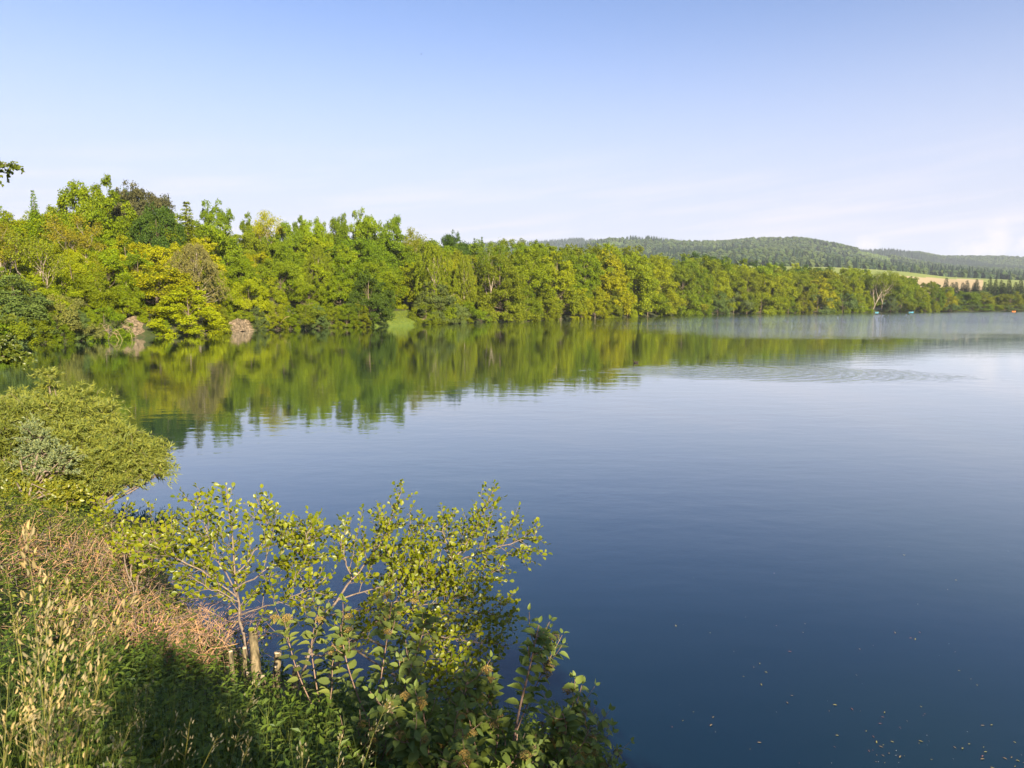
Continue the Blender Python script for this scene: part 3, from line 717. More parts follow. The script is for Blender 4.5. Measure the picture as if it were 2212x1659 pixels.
# the long wall
for row, (fr, bk, kinds, cols, step) in enumerate([(1.0, 46, ['tall'], [BRI, MID, OLV], 66), (.97, 22, ['tall'], [BRI, BRI, MID, OLV], 58), (.86, 7, ['tall', 'skirt'], [BRI, YEL, OLV, MID], 56), (.42, .3, ['skirt', 'shrub', 'skirt'], [BRI, YEL, MID, OLV], 38)]):
    xd = 1075 + RT.uniform(0, 30)
    while xd < 1462:
        f2 = fr*RT.uniform(.90, 1.01) if fr < 1 else fr*RT.uniform(.94, .99)
        auto(xd, f2, kinds, cols, bk*RT.uniform(.8, 1.2)); xd += step*RT.uniform(.75, 1.25)
for row, (fr, bk, kinds, cols, step) in enumerate([(1.0, 60, ['tall', 'round'], [MID, BRI, DRK], 44), (.96, 30, ['tall', 'round'], [BRI, MID, MID, OLV], 40), (.80, 8, ['skirt', 'tall'], [BRI, MID, OLV, YEL], 36), (.40, .5, ['skirt', 'shrub'], [MID, GRY, BRI, OLV], 28)]):
    xd = 1470 + RT.uniform(0, 25)
    while xd < 2062:
        f2 = fr*RT.uniform(.90, 1.05) if fr < 1 else fr*RT.uniform(.97, 1.03)
        skip = (row == 2 and (1488 < xd < 1506)) or (row >= 2 and 1850 < xd < 1915) 
        if not skip: auto(xd, min(f2, .97) if xd > 1770 else f2, kinds, cols, bk*RT.uniform(.8, 1.2), width=None)
        xd += step*RT.uniform(.75, 1.25)
# plantation spruces and willows at the far end of the lake
for k in range(19):
    PL(2040 + k*11.5 + RT.uniform(-4, 4), RT.uniform(598, 612) + k*.25, 'spruce', SPR, 105 + RT.uniform(-15, 30), 'dark plantation spruce below the pale field', group='dark plantation spruces below the field', width=30)
for k in range(11):
    PL(2050 + k*19 + RT.uniform(-5, 5), RT.uniform(628, 645), RT.choice(['round', 'skirt']), RT.choice([GRY, MID, OLV]), 14 + RT.uniform(-8, 25), 'grey green willow at the far end in front of the dark spruces', group='willows in front of the dark spruces', width=44, name='willow_tree')
for k in range(9):
    PL(2060 + k*22 + RT.uniform(-5, 5), RT.uniform(655, 662), 'shrub', RT.choice([GRY, MID]), 3, 'low willow bush at the far end of the lake', cat='bush', group='low willow bushes at the far end', width=32)
# the point on the right
o = thing('alder_tree', (176.5, 231, float(ground(176.5, 231))-.2), 'dark tree standing on the right hand point of land', 'tree', rz=1.0, s=(.6, .6, .62))
ob('trunk', KIND['skirt'][0][1], o); c = ob('crown', KIND['skirt'][0][0], o); c.color = (*DRK, 1)

print('trees done')
#@@FOREGROUND@@
# ------------------------------------------------------------------ details of the far shore
def earth_bank(xa, xb, top, label_name, seed, depth=2.6):
    r = np.random.RandomState(seed); nu, nw = 26, 14; V = []
    f1 = vnoise(seed)
    for q in range(nu):
        u = q/(nu-1); xd = xa + (xb-xa)*u; x0, y0 = gp(xd, waterline(xd)); L = math.hypot(x0, y0)
        hh = (waterline(xd)-top)/1475*y0*(math.sin(math.pi*min(max(u*.9+.05, 0), 1))**.6)
        for w in range(nw):
            t = w/(nw-1); step = (math.floor(t*6)+min((t*6 % 1)*2.2, 1))/6
            bk = -.5 + depth*(t*.7+.3*step) + .9*(f1(u*7, t*5)-.5) + .35*(f1(u*19+3, t*13)-.5)
            k = (L+bk)/L
            V.append((x0*k, y0*k, -.4 + (hh+.4)*(.35*t+.65*step) + .3*(f1(u*9+9, t*6)-.5)))
    q = [[a*nw+b, (a+1)*nw+b, (a+1)*nw+b+1, a*nw+b+1] for a in range(nu-1) for b in range(nw-1)]
    o = ob('earth_bank', np_mesh('earth_bank', np.array(V), [np.array(q)], M_EARTH, smooth=False)); tag(o, kind='structure')
earth_bank(252, 342, 684, 'a', 31, 5.5)
earth_bank(478, 562, 690, 'b', 32, 2.2)
earth_bank(150, 262, 722, 'c', 33, 1.6)
earth_bank(905, 925, 688, 'd', 34, 2.0)
def landing():
    nu, nw = 30, 10; V = []
    for q in range(nu):
        u = q/(nu-1); xd = 800 + 118*u; x0, y0 = gp(xd, waterline(xd)); L = math.hypot(x0, y0)
        for w in range(nw):
            k = (L - .8 + 16*w/(nw-1))/L; x, y = x0*k, y0*k
            V.append((x, y, float(ground(x, y)) + .06 + .12*(nz3(x*1.3, y*1.3))))
    q = [[a*nw+b, (a+1)*nw+b, (a+1)*nw+b+1, a*nw+b+1] for a in range(nu-1) for b in range(nw-1)]
    tag(ob('grassy_landing', np_mesh('grassy_landing', np.array(V), [np.array(q)], M_LANDING, smooth=True)), kind='structure')
landing()
def landing_grass():
    r = np.random.RandomState(6); n = 5000; P = np.zeros((n, 3))
    for q in range(n):
        xd = r.uniform(802, 916); x0, y0 = gp(xd, waterline(xd)); L = math.hypot(x0, y0); k = (L + .3 + 15*r.rand()**1.3)/L; P[q, :2] = x0*k, y0*k
    P[:, 2] = ground(P[:, 0], P[:, 1])
    V, Fc, tt = leaf_cloud(P, np.array([0, 0, 1.0]) + r.normal(0, .3, (n, 3)), r.normal(size=(n, 3)), r.uniform(.10, .32, n), (T_WILLOW[0]*np.array([1, 2.2, 1]), T_WILLOW[1]), r)
    o = ob('landing_grass', np_mesh('landing_grass', V, [Fc], M_HERB, tt)); o.color = (.16, .20, .012, 1); tag(o, 'tufted bright grass on the open landing across the lake', 'grass', kind='stuff')
landing_grass()
def brush_pile(xd, yd, n, spread, length, seed, label, group=None):
    r = np.random.RandomState(seed); x, y = gp(xd, waterline(xd)); G = Geo()
    z = max(float(ground(x, y+1)), 0)
    for q in range(n):
        b = np.array([r.normal(0, spread), 1.2+r.normal(0, .5), r.uniform(.4, 1.9)]); a = r.uniform(-.9, .9)
        d = np.array([math.sin(a)*1.0, -abs(math.cos(a))*.7, r.uniform(-.1, .35)]); L = length*r.uniform(.5, 1.2)
        pts = [b + d*L*t + np.array([0, 0, -1.3*t*t*L*.45]) + r.normal(0, .05, 3) for t in np.linspace(0, 1, 6)]
        G.tube(pts, np.linspace(.030, .009, 6), 4, r.rand(), cap=False)
    o = thing('dead_brushwood', (x, y, z), label, 'brushwood', group)
    c = ob('branches', G.mesh('brush_branches', M_DRY), o); c.color = (.27, .21, .15, 1)
brush_pile(205, 735, 90, 1.3, 3.2, 3, 'bleached dead branches arching down into the water under the dark slope')
brush_pile(585, 712, 40, 1.0, 2.2, 4, 'grey dead twigs hanging over the water past the pale rocky bank')

# two moored boats, an orange boat, a mast, a duck, a bird
def boat(name, xd, yd, length, color, label, rz):
    x, y = gp(xd, yd); G = Geo(); n = 9; V = []
    for q in range(n):
        t = q/(n-1)*2-1; w = .5*length*.36*(1-abs(t)**2.6)+.02; sheer = .34+.14*t*t
        V += [(t*length/2, -w, sheer), (t*length/2, -w*.7, -.08), (t*length/2, w*.7, -.08), (t*length/2, w, sheer), (t*length/2, w*.86, sheer-.01), (t*length/2, w*.55, .08), (t*length/2, -w*.55, .08), (t*length/2, -w*.86, sheer-.01)]
    Fq = [[a*8+b, (a+1)*8+b, (a+1)*8+(b+1) % 8, a*8+(b+1) % 8] for a in range(n-1) for b in range(8)]
    G.add(V, Fq)
    m, nt, out = mat(name+'_paint'); b = nd(nt, 'ShaderNodeBsdfPrincipled'); b.inputs['Base Color'].default_value = (*color, 1); b.inputs['Roughness'].default_value = .4; nt.links.new(b.outputs[0], out.inputs[0])
    o = thing(name, (x, y, 0), label, 'boat', rz=rz)
    ob('hull', G.mesh('hull', m, False), o)
    for sx in (-.22, .2):
        B = Geo(); l = length*.10; w = length*.15
        bv = [(sx*length+a*l/2, c*w, .22+e*.025) for a in (-1, 1) for c in (-1, 1) for e in (-1, 1)]
        B.add(bv, [(0, 1, 3, 2), (4, 6, 7, 5), (0, 4, 5, 1), (2, 3, 7, 6), (0, 2, 6, 4), (1, 5, 7, 3)]); ob('thwart', B.mesh('thwart', M_CUT), o)
boat('rowing_boat', 1894, 675.6, 1.9, (.08, .30, .38), 'turquoise boat lying beside the mast on the far shore', .15)
boat('rowing_boat', 1968, 675.0, 2.3, (.09, .32, .44), 'turquoise boat on the water further along than the mast', -.1)
boat('rowing_boat', 2190, 673.3, 2.2, (.75, .20, .03), 'small orange boat at the far end of the lake', .1)
def mast():
    x, y = gp(1863, 675.5); k = 1.015; x, y = x*k, y*k; z = float(ground(x, y)); G = Geo()
    m = noise_mat('mast_paint', (.35, .35, .35), (.45, .45, .45), 4)
    o = thing('mast', (x, y, z), 'thin pale mast with a crossarm by the mooring place', 'mast')
    G.tube([(0, 0, -.3), (0, 0, 5.4)], [.07, .05], 8); ob('pole', G.mesh('pole', m), o)
    G = Geo(); G.tube([(-.9, 0, 4.3), (.9, 0, 4.3)], [.05, .05], 6); ob('crossarm', G.mesh('crossarm', m), o)
mast()
def blob(r, c, rad, seg=10, rings=7):
    V = []; 
    for q in range(rings):
        ph = math.pi*q/(rings-1)
        for k in range(seg): V.append((c[0]+rad[0]*math.cos(ph)*-1, c[1]+rad[1]*math.sin(ph)*math.cos(6.2832*k/seg), c[2]+rad[2]*math.sin(ph)*math.sin(6.2832*k/seg)))
    Fq = [[a*seg+b, (a+1)*seg+b, (a+1)*seg+(b+1) % seg, a*seg+(b+1) % seg] for a in range(rings-1) for b in range(seg)]
    return V, Fq
def duck():
    x, y = gp(1374, 784); m = noise_mat('duck_plumage', (.02, .018, .015), (.06, .045, .03), 12); mb = noise_mat('duck_bill', (.25, .18, .03), (.3, .2, .04), 10)
    o = thing('duck', (x, y, 0), 'small dark duck swimming at the head of its wake', 'duck', rz=math.pi*.97)
    V, Fq = blob(None, (0, 0, .05), (.21, .09, .085)); G = Geo(); V = np.array(V); V[:, 2] += np.clip(-V[:, 0]-.1, 0, 1)*.5; G.add(V, Fq)
    G.tube([(.14, 0, .08), (.18, 0, .15), (.19, 0, .21)], [.045, .032, .03], 8)
    V, Fq = blob(None, (.205, 0, .225), (.05, .034, .036)); G.add(V, Fq); ob('body', G.mesh('duck_body', m, True), o)
    G = Geo(); V, Fq = blob(None, (.265, 0, .215), (.03, .018, .008)); G.add(V, Fq); ob('bill', G.mesh('bill', mb, True), o)
duck()
def bird():
    p = at(910, 117, 110.0); m = noise_mat('bird_plumage', (.03, .03, .03), (.06, .05, .05), 10)
    o = thing('bird', p, 'tiny dark bird flying in the clear sky', 'bird', rz=.6)
    G = Geo(); V, Fq = blob(None, (0, 0, 0), (.11, .03, .03)); G.add(V, Fq); ob('body', G.mesh('bird_body', m, True), o)
    for s_ in (-1, 1):
        G = Geo(); top = [(.06, s_*.02, .012), (.05, s_*.14, .07), (-.04, s_*.26, .05), (-.02, s_*.13, .06), (-.05, s_*.02, .012)]
        V = top + [(a, b, c-.012) for a, b, c in top]
        G.add(V, [(0, 1, 2), (0, 2, 3), (0, 3, 4), (5, 7, 6), (5, 8, 7), (5, 9, 8)]); G.add(V, [(k, (k+1) % 5, 5+(k+1) % 5, 5+k) for k in range(5)])
        ob('wing', G.mesh('wing', m), o)
bird()

# ------------------------------------------------------------------ shrubs of the near bank
def spline(pts, n):
    pts = np.asarray(pts, float); t = np.linspace(0, len(pts)-1, n); out = np.stack([np.interp(t, np.arange(len(pts)), pts[:, d]) for d in range(3)], -1)
    for _ in range(3): out[1:-1] = (out[:-2] + 2*out[1:-1] + out[2:])/4
    return out
def basis(T, N):
    T = T/np.linalg.norm(T); N = N - np.dot(N, T)*T; N = N/np.linalg.norm(N); return T, np.cross(N, T), N
def leaf_objects(parent, base, P, T, N, S, meshes, color, limit, r, stuff_mat, tmpl):
    """the leaves nearest the viewer become parts of their own, the rest one joined part"""
    d = np.linalg.norm(P - np.array([0, 0, CAMZ]), axis=1); order = np.argsort(d)
    if len(order) > limit:
        rest = order[limit:]
        V, Fc, tt = leaf_cloud(P[rest]-base, T[rest], N[rest], S[rest], tmpl, r)
        o = ob('foliage', np_mesh('foliage', V, [Fc], stuff_mat, tt, smooth=True), parent); o.color = (*color, 1); o['kind'] = 'stuff'
    for k in order[:limit]:
        t, b, n = basis(T[k], N[k]); s_ = S[k]; p = P[k]-base
        M = Matrix(((t[0]*s_, b[0]*s_, n[0]*s_, p[0]), (t[1]*s_, b[1]*s_, n[1]*s_, p[1]), (t[2]*s_, b[2]*s_, n[2]*s_, p[2]), (0, 0, 0, 1)))
        o = ob('leaf', meshes[r.randint(len(meshes))], parent, mat=M); o.color = (*color, 1)
def variants(name, halfs, m):
    return [np_mesh(name, *(lambda q: (q[0], [q[1]]))(outline_leaf(*h)), m, smooth=True) for h in halfs]
ALD_M = variants('alder_leaf', [([(0, .02), (.22, .20), (.5, .36), (.8, .35), (1.0, .10)], .2, .12), ([(0, .02), (.25, .18), (.55, .31), (.82, .30), (1.0, .06)], .45, .30), ([(0, .02), (.2, .22), (.5, .40), (.78, .38), (.96, .16)], .1, -.15)], M_ALDER)
VIB_M = variants('wayfaring_leaf', [([(0, .02), (.15, .22), (.4, .30), (.7, .22), (1.0, .01)], .16, .22), ([(0, .02), (.15, .20), (.4, .27), (.7, .20), (1.0, .01)], .34, .38), ([(0, .02), (.14, .25), (.4, .33), (.72, .24), (1.0, .01)], .06, .08)], M_VIB)
SUNV = np.array(to_sun)

def alder(name, base, stems, label, color, seed, dens=1.0, leaf=.052, cat='shrub', limit=300, twl=1.0):
    """stems: list of (points in space, base radius, first leafy fraction)"""
    r = np.random.RandomState(seed); base = np.asarray(base, float)
    o = thing(name, tuple(base), label, cat)
    LP, LT, LN, LS = [], [], [], []; TW = Geo()
    def leaves_on(pts, start, sp, sz):
        seg = np.linalg.norm(np.diff(pts, axis=0), axis=1); L = seg.sum(); n = max(2, int(L*(1-start)/sp)); cum = np.concatenate([[0], np.cumsum(seg)])/L
        for q in range(n+1):
            t = start + (1-start)*q/n
            p = np.array([np.interp(t, cum, pts[:, d]) for d in range(3)])
            i0 = min(int(t*(len(pts)-1)), len(pts)-2); tg = norm(pts[i0+1]-pts[i0])
            side = norm(np.cross(tg, np.array([0, 0, 1.0]) + r.normal(0, .2, 3)))*(1 if q % 2 else -1)
            d = norm(tg*.6 + side*.8 + np.array([0, 0, .25]) + r.normal(0, .25, 3)) if q < n else tg
            LP.append(p + d*.012); LT.append(d); LN.append(norm(np.array([0, 0, .45]) + .6*SUNV + r.normal(0, .6, 3))); LS.append(sz*r.uniform(.6, 1.2))
    for pts, rad, first in stems:
        pts = spline(pts, 12) + np.concatenate([np.zeros((1, 3)), r.normal(0, .012, (11, 3))])
        G = Geo(); G.tube(pts-base, np.linspace(rad, .004, 12), 6); ob('stem', G.mesh('alder_stem', M_TWIG, True), o)
        L = np.linalg.norm(np.diff(pts, axis=0), axis=1).sum()
        nt_ = int(L*(1-first)/.052*dens); ga = r.rand()*6
        for q in range(nt_):
            t = first + (1-first)*(q+.5)/nt_; x = t*11; i0 = min(int(x), 10)
            p = pts[i0] + (pts[i0+1]-pts[i0])*(x-i0); tg = norm(pts[i0+1]-pts[i0])
            u = norm(np.cross(tg, np.array([.3, .2, 1]))); w = np.cross(tg, u); ga += 2.4
            d = norm(tg*.65 + (u*math.cos(ga)+w*math.sin(ga))*.85 + np.array([0, 0, .12]))
            l = twl*(.46*(1-t)**.7 + .13)*r.uniform(.6, 1.25)
            tp = np.array([p + d*l*s_ + np.array([0, 0, .10*l*s_*s_]) + r.normal(0, .010, 3)*(s_ > 0) for s_ in np.linspace(0, 1, 5)])
            TW.tube(tp-base, np.linspace(.0045, .0018, 5), 3, cap=False)
            leaves_on(tp, .18, .027, leaf)
            if l > .25:
                for e in range(2):
                    b = tp[1+e]; d2 = norm(d + norm(np.cross(d, r.normal(size=3)))*.9); l2 = l*.5
                    t2 = np.array([b + d2*l2*s_ for s_ in np.linspace(0, 1, 4)]); TW.tube(t2-base, np.linspace(.003, .0015, 4), 3, cap=False); leaves_on(t2, .2, .028, leaf)
        leaves_on(pts, max(first, .8), .03, leaf)
    ob('twigs', TW.mesh('alder_twigs', M_TWIG, True), o)
    leaf_objects(o, base, np.array(LP), np.array(LT), np.array(LN), np.array(LS), ALD_M, color, limit, r, M_ALDER, T_ALDER)
    return o
def A(*q): return [at(*p) for p in q]
ALD = (.185, .21, .007)
bA = at(560, 1490, 6.2)
alder('alder_shrub', bA, [
    (A((575, 1490, 6.2), (525, 1380, 6.6), (512, 1290, 6.9), (505, 1200, 7.1), (490, 1050, 7.3)), .020, .38),
    (A((512, 1290, 6.9), (470, 1200, 7.2), (440, 1130, 7.4), (425, 1075, 7.5)), .009, .2),
    (A((508, 1240, 7.0), (560, 1180, 7.1), (590, 1150, 7.2), (555, 1075, 7.2)), .009, .2),
    (A((512, 1270, 6.9), (580, 1225, 6.9), (650, 1190, 6.8), (672, 1140, 6.8)), .009, .2),
    (A((512, 1290, 6.9), (440, 1235, 6.7), (350, 1190, 6.6), (300, 1160, 6.6)), .009, .25),
    (A((520, 1330, 6.7), (590, 1300, 6.6), (640, 1290, 6.5), (700, 1250, 6.5)), .008, .2),
    (A((516, 1300, 6.8), (450, 1270, 6.7), (400, 1240, 6.7)), .007, .2)],
    'yellow green alder shrub rising from the bank behind the sawn stumps', ALD, 11, dens=.95)
bB = at(640, 1500, 6.3)
alder('alder_shrub', bB, [
    (A((640, 1500, 6.3), (690, 1330, 6.9), (760, 1250, 7.3), (830, 1180, 7.6), (868, 1062, 7.8)), .018, .45),
    (A((690, 1330, 6.9), (640, 1240, 7.1), (665, 1180, 7.2), (662, 1135, 7.2)), .008, .3),
    (A((760, 1250, 7.3), (740, 1200, 7.4), (730, 1160, 7.4)), .008, .1),
    (A((800, 1210, 7.5), (850, 1190, 7.5), (925, 1130, 7.5)), .008, .1),
    (A((720, 1300, 7.1), (800, 1270, 7.2), (890, 1240, 7.3), (940, 1225, 7.3)), .009, .2),
    (A((700, 1330, 7.0), (770, 1320, 7.0), (850, 1300, 7.0), (900, 1290, 7.0)), .009, .2),
    (A((660, 1420, 6.6), (720, 1400, 6.8), (800, 1370, 6.9), (870, 1340, 7.0)), .010, .3)],
    'alder shrub with a slender leaning leader between two taller alders', ALD, 12, dens=.95)
bC = at(690, 1510, 6.3)
alder('alder_shrub', bC, [
    (A((690, 1510, 6.3), (740, 1390, 6.9), (850, 1310, 7.3), (960, 1240, 7.6), (1020, 1160, 7.8), (1065, 1058, 8.0)), .026, .45),
    (A((990, 1215, 7.7), (1050, 1190, 7.6), (1110, 1170, 7.6), (1162, 1160, 7.6)), .010, .15),
    (A((980, 1220, 7.6), (960, 1170, 7.6), (955, 1125, 7.6)), .008, .2),
    (A((900, 1280, 7.4), (960, 1270, 7.4), (1040, 1250, 7.4), (1085, 1230, 7.4)), .010, .2),
    (A((850, 1310, 7.3), (880, 1250, 7.4), (900, 1200, 7.5)), .008, .2),
    (A((860, 1320, 7.2), (950, 1330, 7.1), (1040, 1320, 7.1), (1105, 1330, 7.1)), .011, .2),
    (A((820, 1340, 7.1), (900, 1370, 7.0), (1000, 1380, 6.9), (1085, 1400, 6.8)), .011, .2),
    (A((780, 1370, 6.9), (880, 1420, 6.7), (970, 1450, 6.6), (1060, 1450, 6.6)), .011, .2),
    (A((850, 1330, 7.2), (930, 1300, 7.2), (1010, 1290, 7.2)), .010, .2),
    (A((760, 1400, 6.8), (840, 1450, 6.5), (920, 1500, 6.3), (1000, 1500, 6.3)), .011, .2)],
    'tall alder with a thick pale limb leaning furthest over the water', ALD, 13, dens=1.1)
gx0, gy0 = -6.3, 10.2
bD = at(290, 1270, 8.3)
alder('alder_shrub', bD, [
    (A((290, 1290, 8.3), (270, 1200, 8.5), (240, 1130, 8.8), (225, 1090, 8.9)), .009, .4), (A((290, 1290, 8.3), (310, 1210, 8.5), (330, 1150, 8.6), (345, 1120, 8.6)), .009, .3),
    (A((290, 1290, 8.3), (350, 1230, 8.2), (400, 1200, 8.0), (420, 1165, 8.0)), .009, .3), (A((280, 1260, 8.3), (280, 1190, 8.5), (285, 1150, 8.6)), .008, .2)],
    'small yellow leaved alder sucker beside the dry brambles', (.20, .22, .008), 14, dens=.9, limit=240)

# sawn alder stool
def stool():
    r = np.random.RandomState(2); base = np.array(at(560, 1500, 6.1)); base[2] = float(ground(base[0], base[1]))
    o = thing('coppice_stump', tuple(base), 'sawn alder stool with several upright cut poles on the bank', 'stump')
    def pole(a, b, rad, sides=12):
        a = np.array(at(*a)); b = np.array(at(*b)); a[2] = min(a[2], float(ground(a[0], a[1])) - .05)
        n = 8; pts = np.array([a + (b-a)*t for t in np.linspace(0, 1, n)]) - base; pts[1:-1] += r.normal(0, rad*.12, (n-2, 3))
        G = Geo(); G.tube(pts, rad*np.linspace(1.25, .92, n)*(1+.06*r.normal(size=n)), sides, cap=False); p = ob('cut_pole', G.mesh('cut_pole', M_POLE, True), o)
        t = norm(pts[-1]-pts[-2]); u = norm(np.cross(t, [0, 1, .2])); w = np.cross(t, u); tilt = norm(t + .3*r.normal(size=3))
        an = np.linspace(0, 6.2832, sides, endpoint=False); ring = pts[-1] + .93*rad*(np.cos(an)[:, None]*u + np.sin(an)[:, None]*w)
        top = ring + t*(.012 + ((ring-pts[-1])@tilt)[:, None]*.25); C = Geo(); C.add(np.concatenate([ring-t*.004, top]), [(k, (k+1) % sides, sides+(k+1) % sides, sides+k) for k in range(sides)])
        C.F.setdefault(sides, []).append(np.array([[sides+k for k in range(sides)]])); ob('cut_face', C.mesh('cut_face', M_CUT), p)
    pole((560, 1500, 6.1), (546, 1358, 6.3), .043); pole((590, 1505, 6.1), (600, 1410, 6.2), .036); pole((508, 1490, 6.0), (498, 1408, 6.1), .020)
    pole((533, 1495, 6.0), (528, 1400, 6.1), .019); pole((602, 1500, 6.0), (596, 1440, 6.05), .014); pole((548, 1495, 5.95), (535, 1455, 5.9), .014); pole((580, 1500, 5.95), (568, 1462, 5.9), .016)
    pole((535, 1500, 6.0), (478, 1482, 5.9), .040); pole((628, 1510, 6.2), (640, 1440, 6.4), .035)
stool()
def log(pa, pb, rad, label):
    a, b = np.array(at(*pa)), np.array(at(*pb)); a[2] = float(ground(a[0], a[1]))+rad; b[2] = float(ground(b[0], b[1]))+rad
    G = Geo(); n = 7; pts = np.array([(b-a)*t for t in np.linspace(0, 1, n)]); pts[1:-1] += np.random.RandomState(int(pa[0])).normal(0, .008, (n-2, 3)); G.tube(pts, rad*np.linspace(1, .7, n), 9)
    o = thing('cut_branch', tuple(a), label, 'branch'); ob('wood', G.mesh('cut_branch', M_POLE, True), o)
log((440, 1545, 5.4), (560, 1530, 5.3), .018, 'straight cut branch lying below the sawn stool')
log((450, 1562, 5.2), (590, 1540, 5.2), .014, 'thin cut branch lying nearest below the sawn stool')
log((420, 1530, 5.6), (520, 1512, 5.6), .022, 'thick cut branch lying against the foot of the sawn stool')

# wayfaring tree
UMB = None
def umbel_mesh():
    r = np.random.RandomState(8); G = Geo(); oc = np.array([(1, 0, 0), (-1, 0, 0), (0, 1, 0), (0, -1, 0), (0, 0, 1), (0, 0, -1)], float); of = [(0, 2, 4), (2, 1, 4), (1, 3, 4), (3, 0, 4), (2, 0, 5), (1, 2, 5), (3, 1, 5), (0, 3, 5)]
    for k in range(70):
        a = k*2.4; q = math.sqrt(k/70); p = np.array([q*math.cos(a)*.032, q*math.sin(a)*.032, .020*(1-q*q)+r.normal(0, .002)])
        G.add(oc*r.uniform(.0025, .0045) + p, of, r.rand())
        if k % 5 == 0: G.tube([(0, 0, -.035), p*.6-np.array([0, 0, .008]), p], [.0014, .001, .0008], 3, cap=False)
    return G.mesh('flower_head', M_UMB)
M_UMB = leaf_mat('faded_umbel', var=.5, trans=.0, rough=.9, color=(.24, .17, .05))
def vib(name, stems, label, color, seed, limit=300, group=None):
    global UMB
    if UMB is None: UMB = umbel_mesh()
    r = np.random.RandomState(seed); b0 = np.array(stems[0][0][0], float); base = b0.copy(); base[2] = float(ground(b0[0], b0[1]))
    o = thing(name, tuple(base), label, 'shrub', group); LP, LT, LN, LS = [], [], [], []
    def shoot(pts, rad, first, node, sz, lev):
        if lev == 0: sz = sz*1.14; first = first*.62; rad = rad*.75
        n = max(6, int(np.linalg.norm(np.diff(pts, axis=0), axis=1).sum()/.06)); pts = spline(pts, n)
        if lev == 0: pts[0, 2] = min(pts[0, 2], float(ground(pts[0, 0], pts[0, 1]))-.03)
        G = Geo(); G.tube(pts-base, np.linspace(rad, rad*.35+.001, n), 6 if lev == 0 else 4)
        ob('stem', G.mesh('stem', M_STEM, True), o)
        L = np.linalg.norm(np.diff(pts, axis=0), axis=1).sum(); nn = max(2, int(L*(1-first)/node)); rot = r.rand()*3
        for q in range(nn+1):
            t = first + (1-first)*q/nn; x = t*(n-1); i0 = min(int(x), n-2); p = pts[i0] + (pts[i0+1]-pts[i0])*(x-i0); tg = norm(pts[i0+1]-pts[i0])
            u = norm(np.cross(tg, np.array([.3, .9, .1]))); w = np.cross(tg, u); rot += math.pi/2 + r.normal(0, .15)
            tip = q == nn; size = sz*(.62 if tip else r.uniform(.75, 1.15))*(1 if q < nn-1 else .85)
            for s_ in (1, -1):
                sd = (u*math.cos(rot)+w*math.sin(rot))*s_
                d = norm(sd*(.9 if not tip else .5) + tg*(.35 if not tip else .9) + r.normal(0, .12, 3))
                LP.append(p + d*.014); LT.append(d); LN.append(norm(tg*.6 + np.array([0, 0, .5]) + .5*SUNV - sd*.15 + r.normal(0, .25, 3))); LS.append(size)
            if lev == 0 and nn-7 <= q < nn and r.rand() < .8:
                sd = (u*math.cos(rot+1.57)+w*math.sin(rot+1.57))*(1 if r.rand() < .5 else -1); l = r.uniform(.10, .22)
                shoot(np.array([p, p + norm(sd+tg*.6)*l*.5, p + norm(sd*.8+tg)*l]), rad*.45, .45, node*.8, sz*.85, 1)
        if r.rand() < (.55 if lev == 0 else .45):
            tq = pts[max(n-3, 0)] + norm(r.normal(size=3)+np.array([0, -.6, .2]))*.04 - base
            M = Matrix.Translation(tq) @ Matrix.Rotation(r.uniform(-.5, .5), 4, 'X') @ Matrix.Scale(r.uniform(.8, 1.25), 4); ob('flower_head', UMB, o, mat=M)
    for pts, rad, first, node, sz in stems: shoot(np.array(pts), rad, first, node, sz, 0)
    leaf_objects(o, base, np.array(LP), np.array(LT), np.array(LN), np.array(LS), VIB_M, color, limit, r, M_VIB, T_VIB)
    return o
VG = (.140, .185, .036)
vib('wayfaring_shrub', [(A((1097, 1680, 3.9), (1118, 1546, 4.0), (1138, 1468, 4.1), (1150, 1418, 4.1), (1164, 1350, 4.15)), .012, .48, .055, .082),
    (A((1108, 1600, 4.0), (1135, 1530, 4.1), (1165, 1466, 4.2), (1200, 1398, 4.25)), .007, .45, .055, .078), (A((1105, 1620, 3.95), (1075, 1560, 4.1), (1055, 1510, 4.2), (1050, 1480, 4.2)), .006, .3, .055, .08)],
    'tall upright wayfaring shrub with a bare lower stem against the open water', VG, 41)
vib('wayfaring_shrub', [(A((1160, 1690, 4.0), (1190, 1620, 4.1), (1235, 1560, 4.2), (1257, 1480, 4.25)), .008, .4, .055, .08), (A((1160, 1690, 4.0), (1215, 1620, 4.0), (1230, 1575, 4.0), (1215, 1540, 4.0)), .007, .3, .055, .08),
    (A((1180, 1690, 3.9), (1240, 1640, 4.0), (1265, 1600, 4.0), (1275, 1570, 4.05)), .007, .3, .055, .08), (A((1150, 1690, 4.0), (1160, 1620, 4.1), (1170, 1580, 4.1)), .006, .2, .055, .075)],
    'wayfaring shrub with two bare dry twigs above its leaves', VG, 42)
vib('wayfaring_shrub', [(A((1190, 1720, 4.0), (1225, 1660, 4.1), (1260, 1625, 4.2), (1285, 1590, 4.2)), .007, .35, .05, .068), (A((1200, 1720, 4.0), (1260, 1690, 4.1), (1300, 1660, 4.1), (1325, 1650, 4.1)), .006, .35, .05, .064), (A((1190, 1720, 4.0), (1215, 1680, 3.9), (1240, 1650, 3.9)), .006, .2, .05, .068)],
    'lowest wayfaring shrub at the end of the thicket by open water', VG, 43)
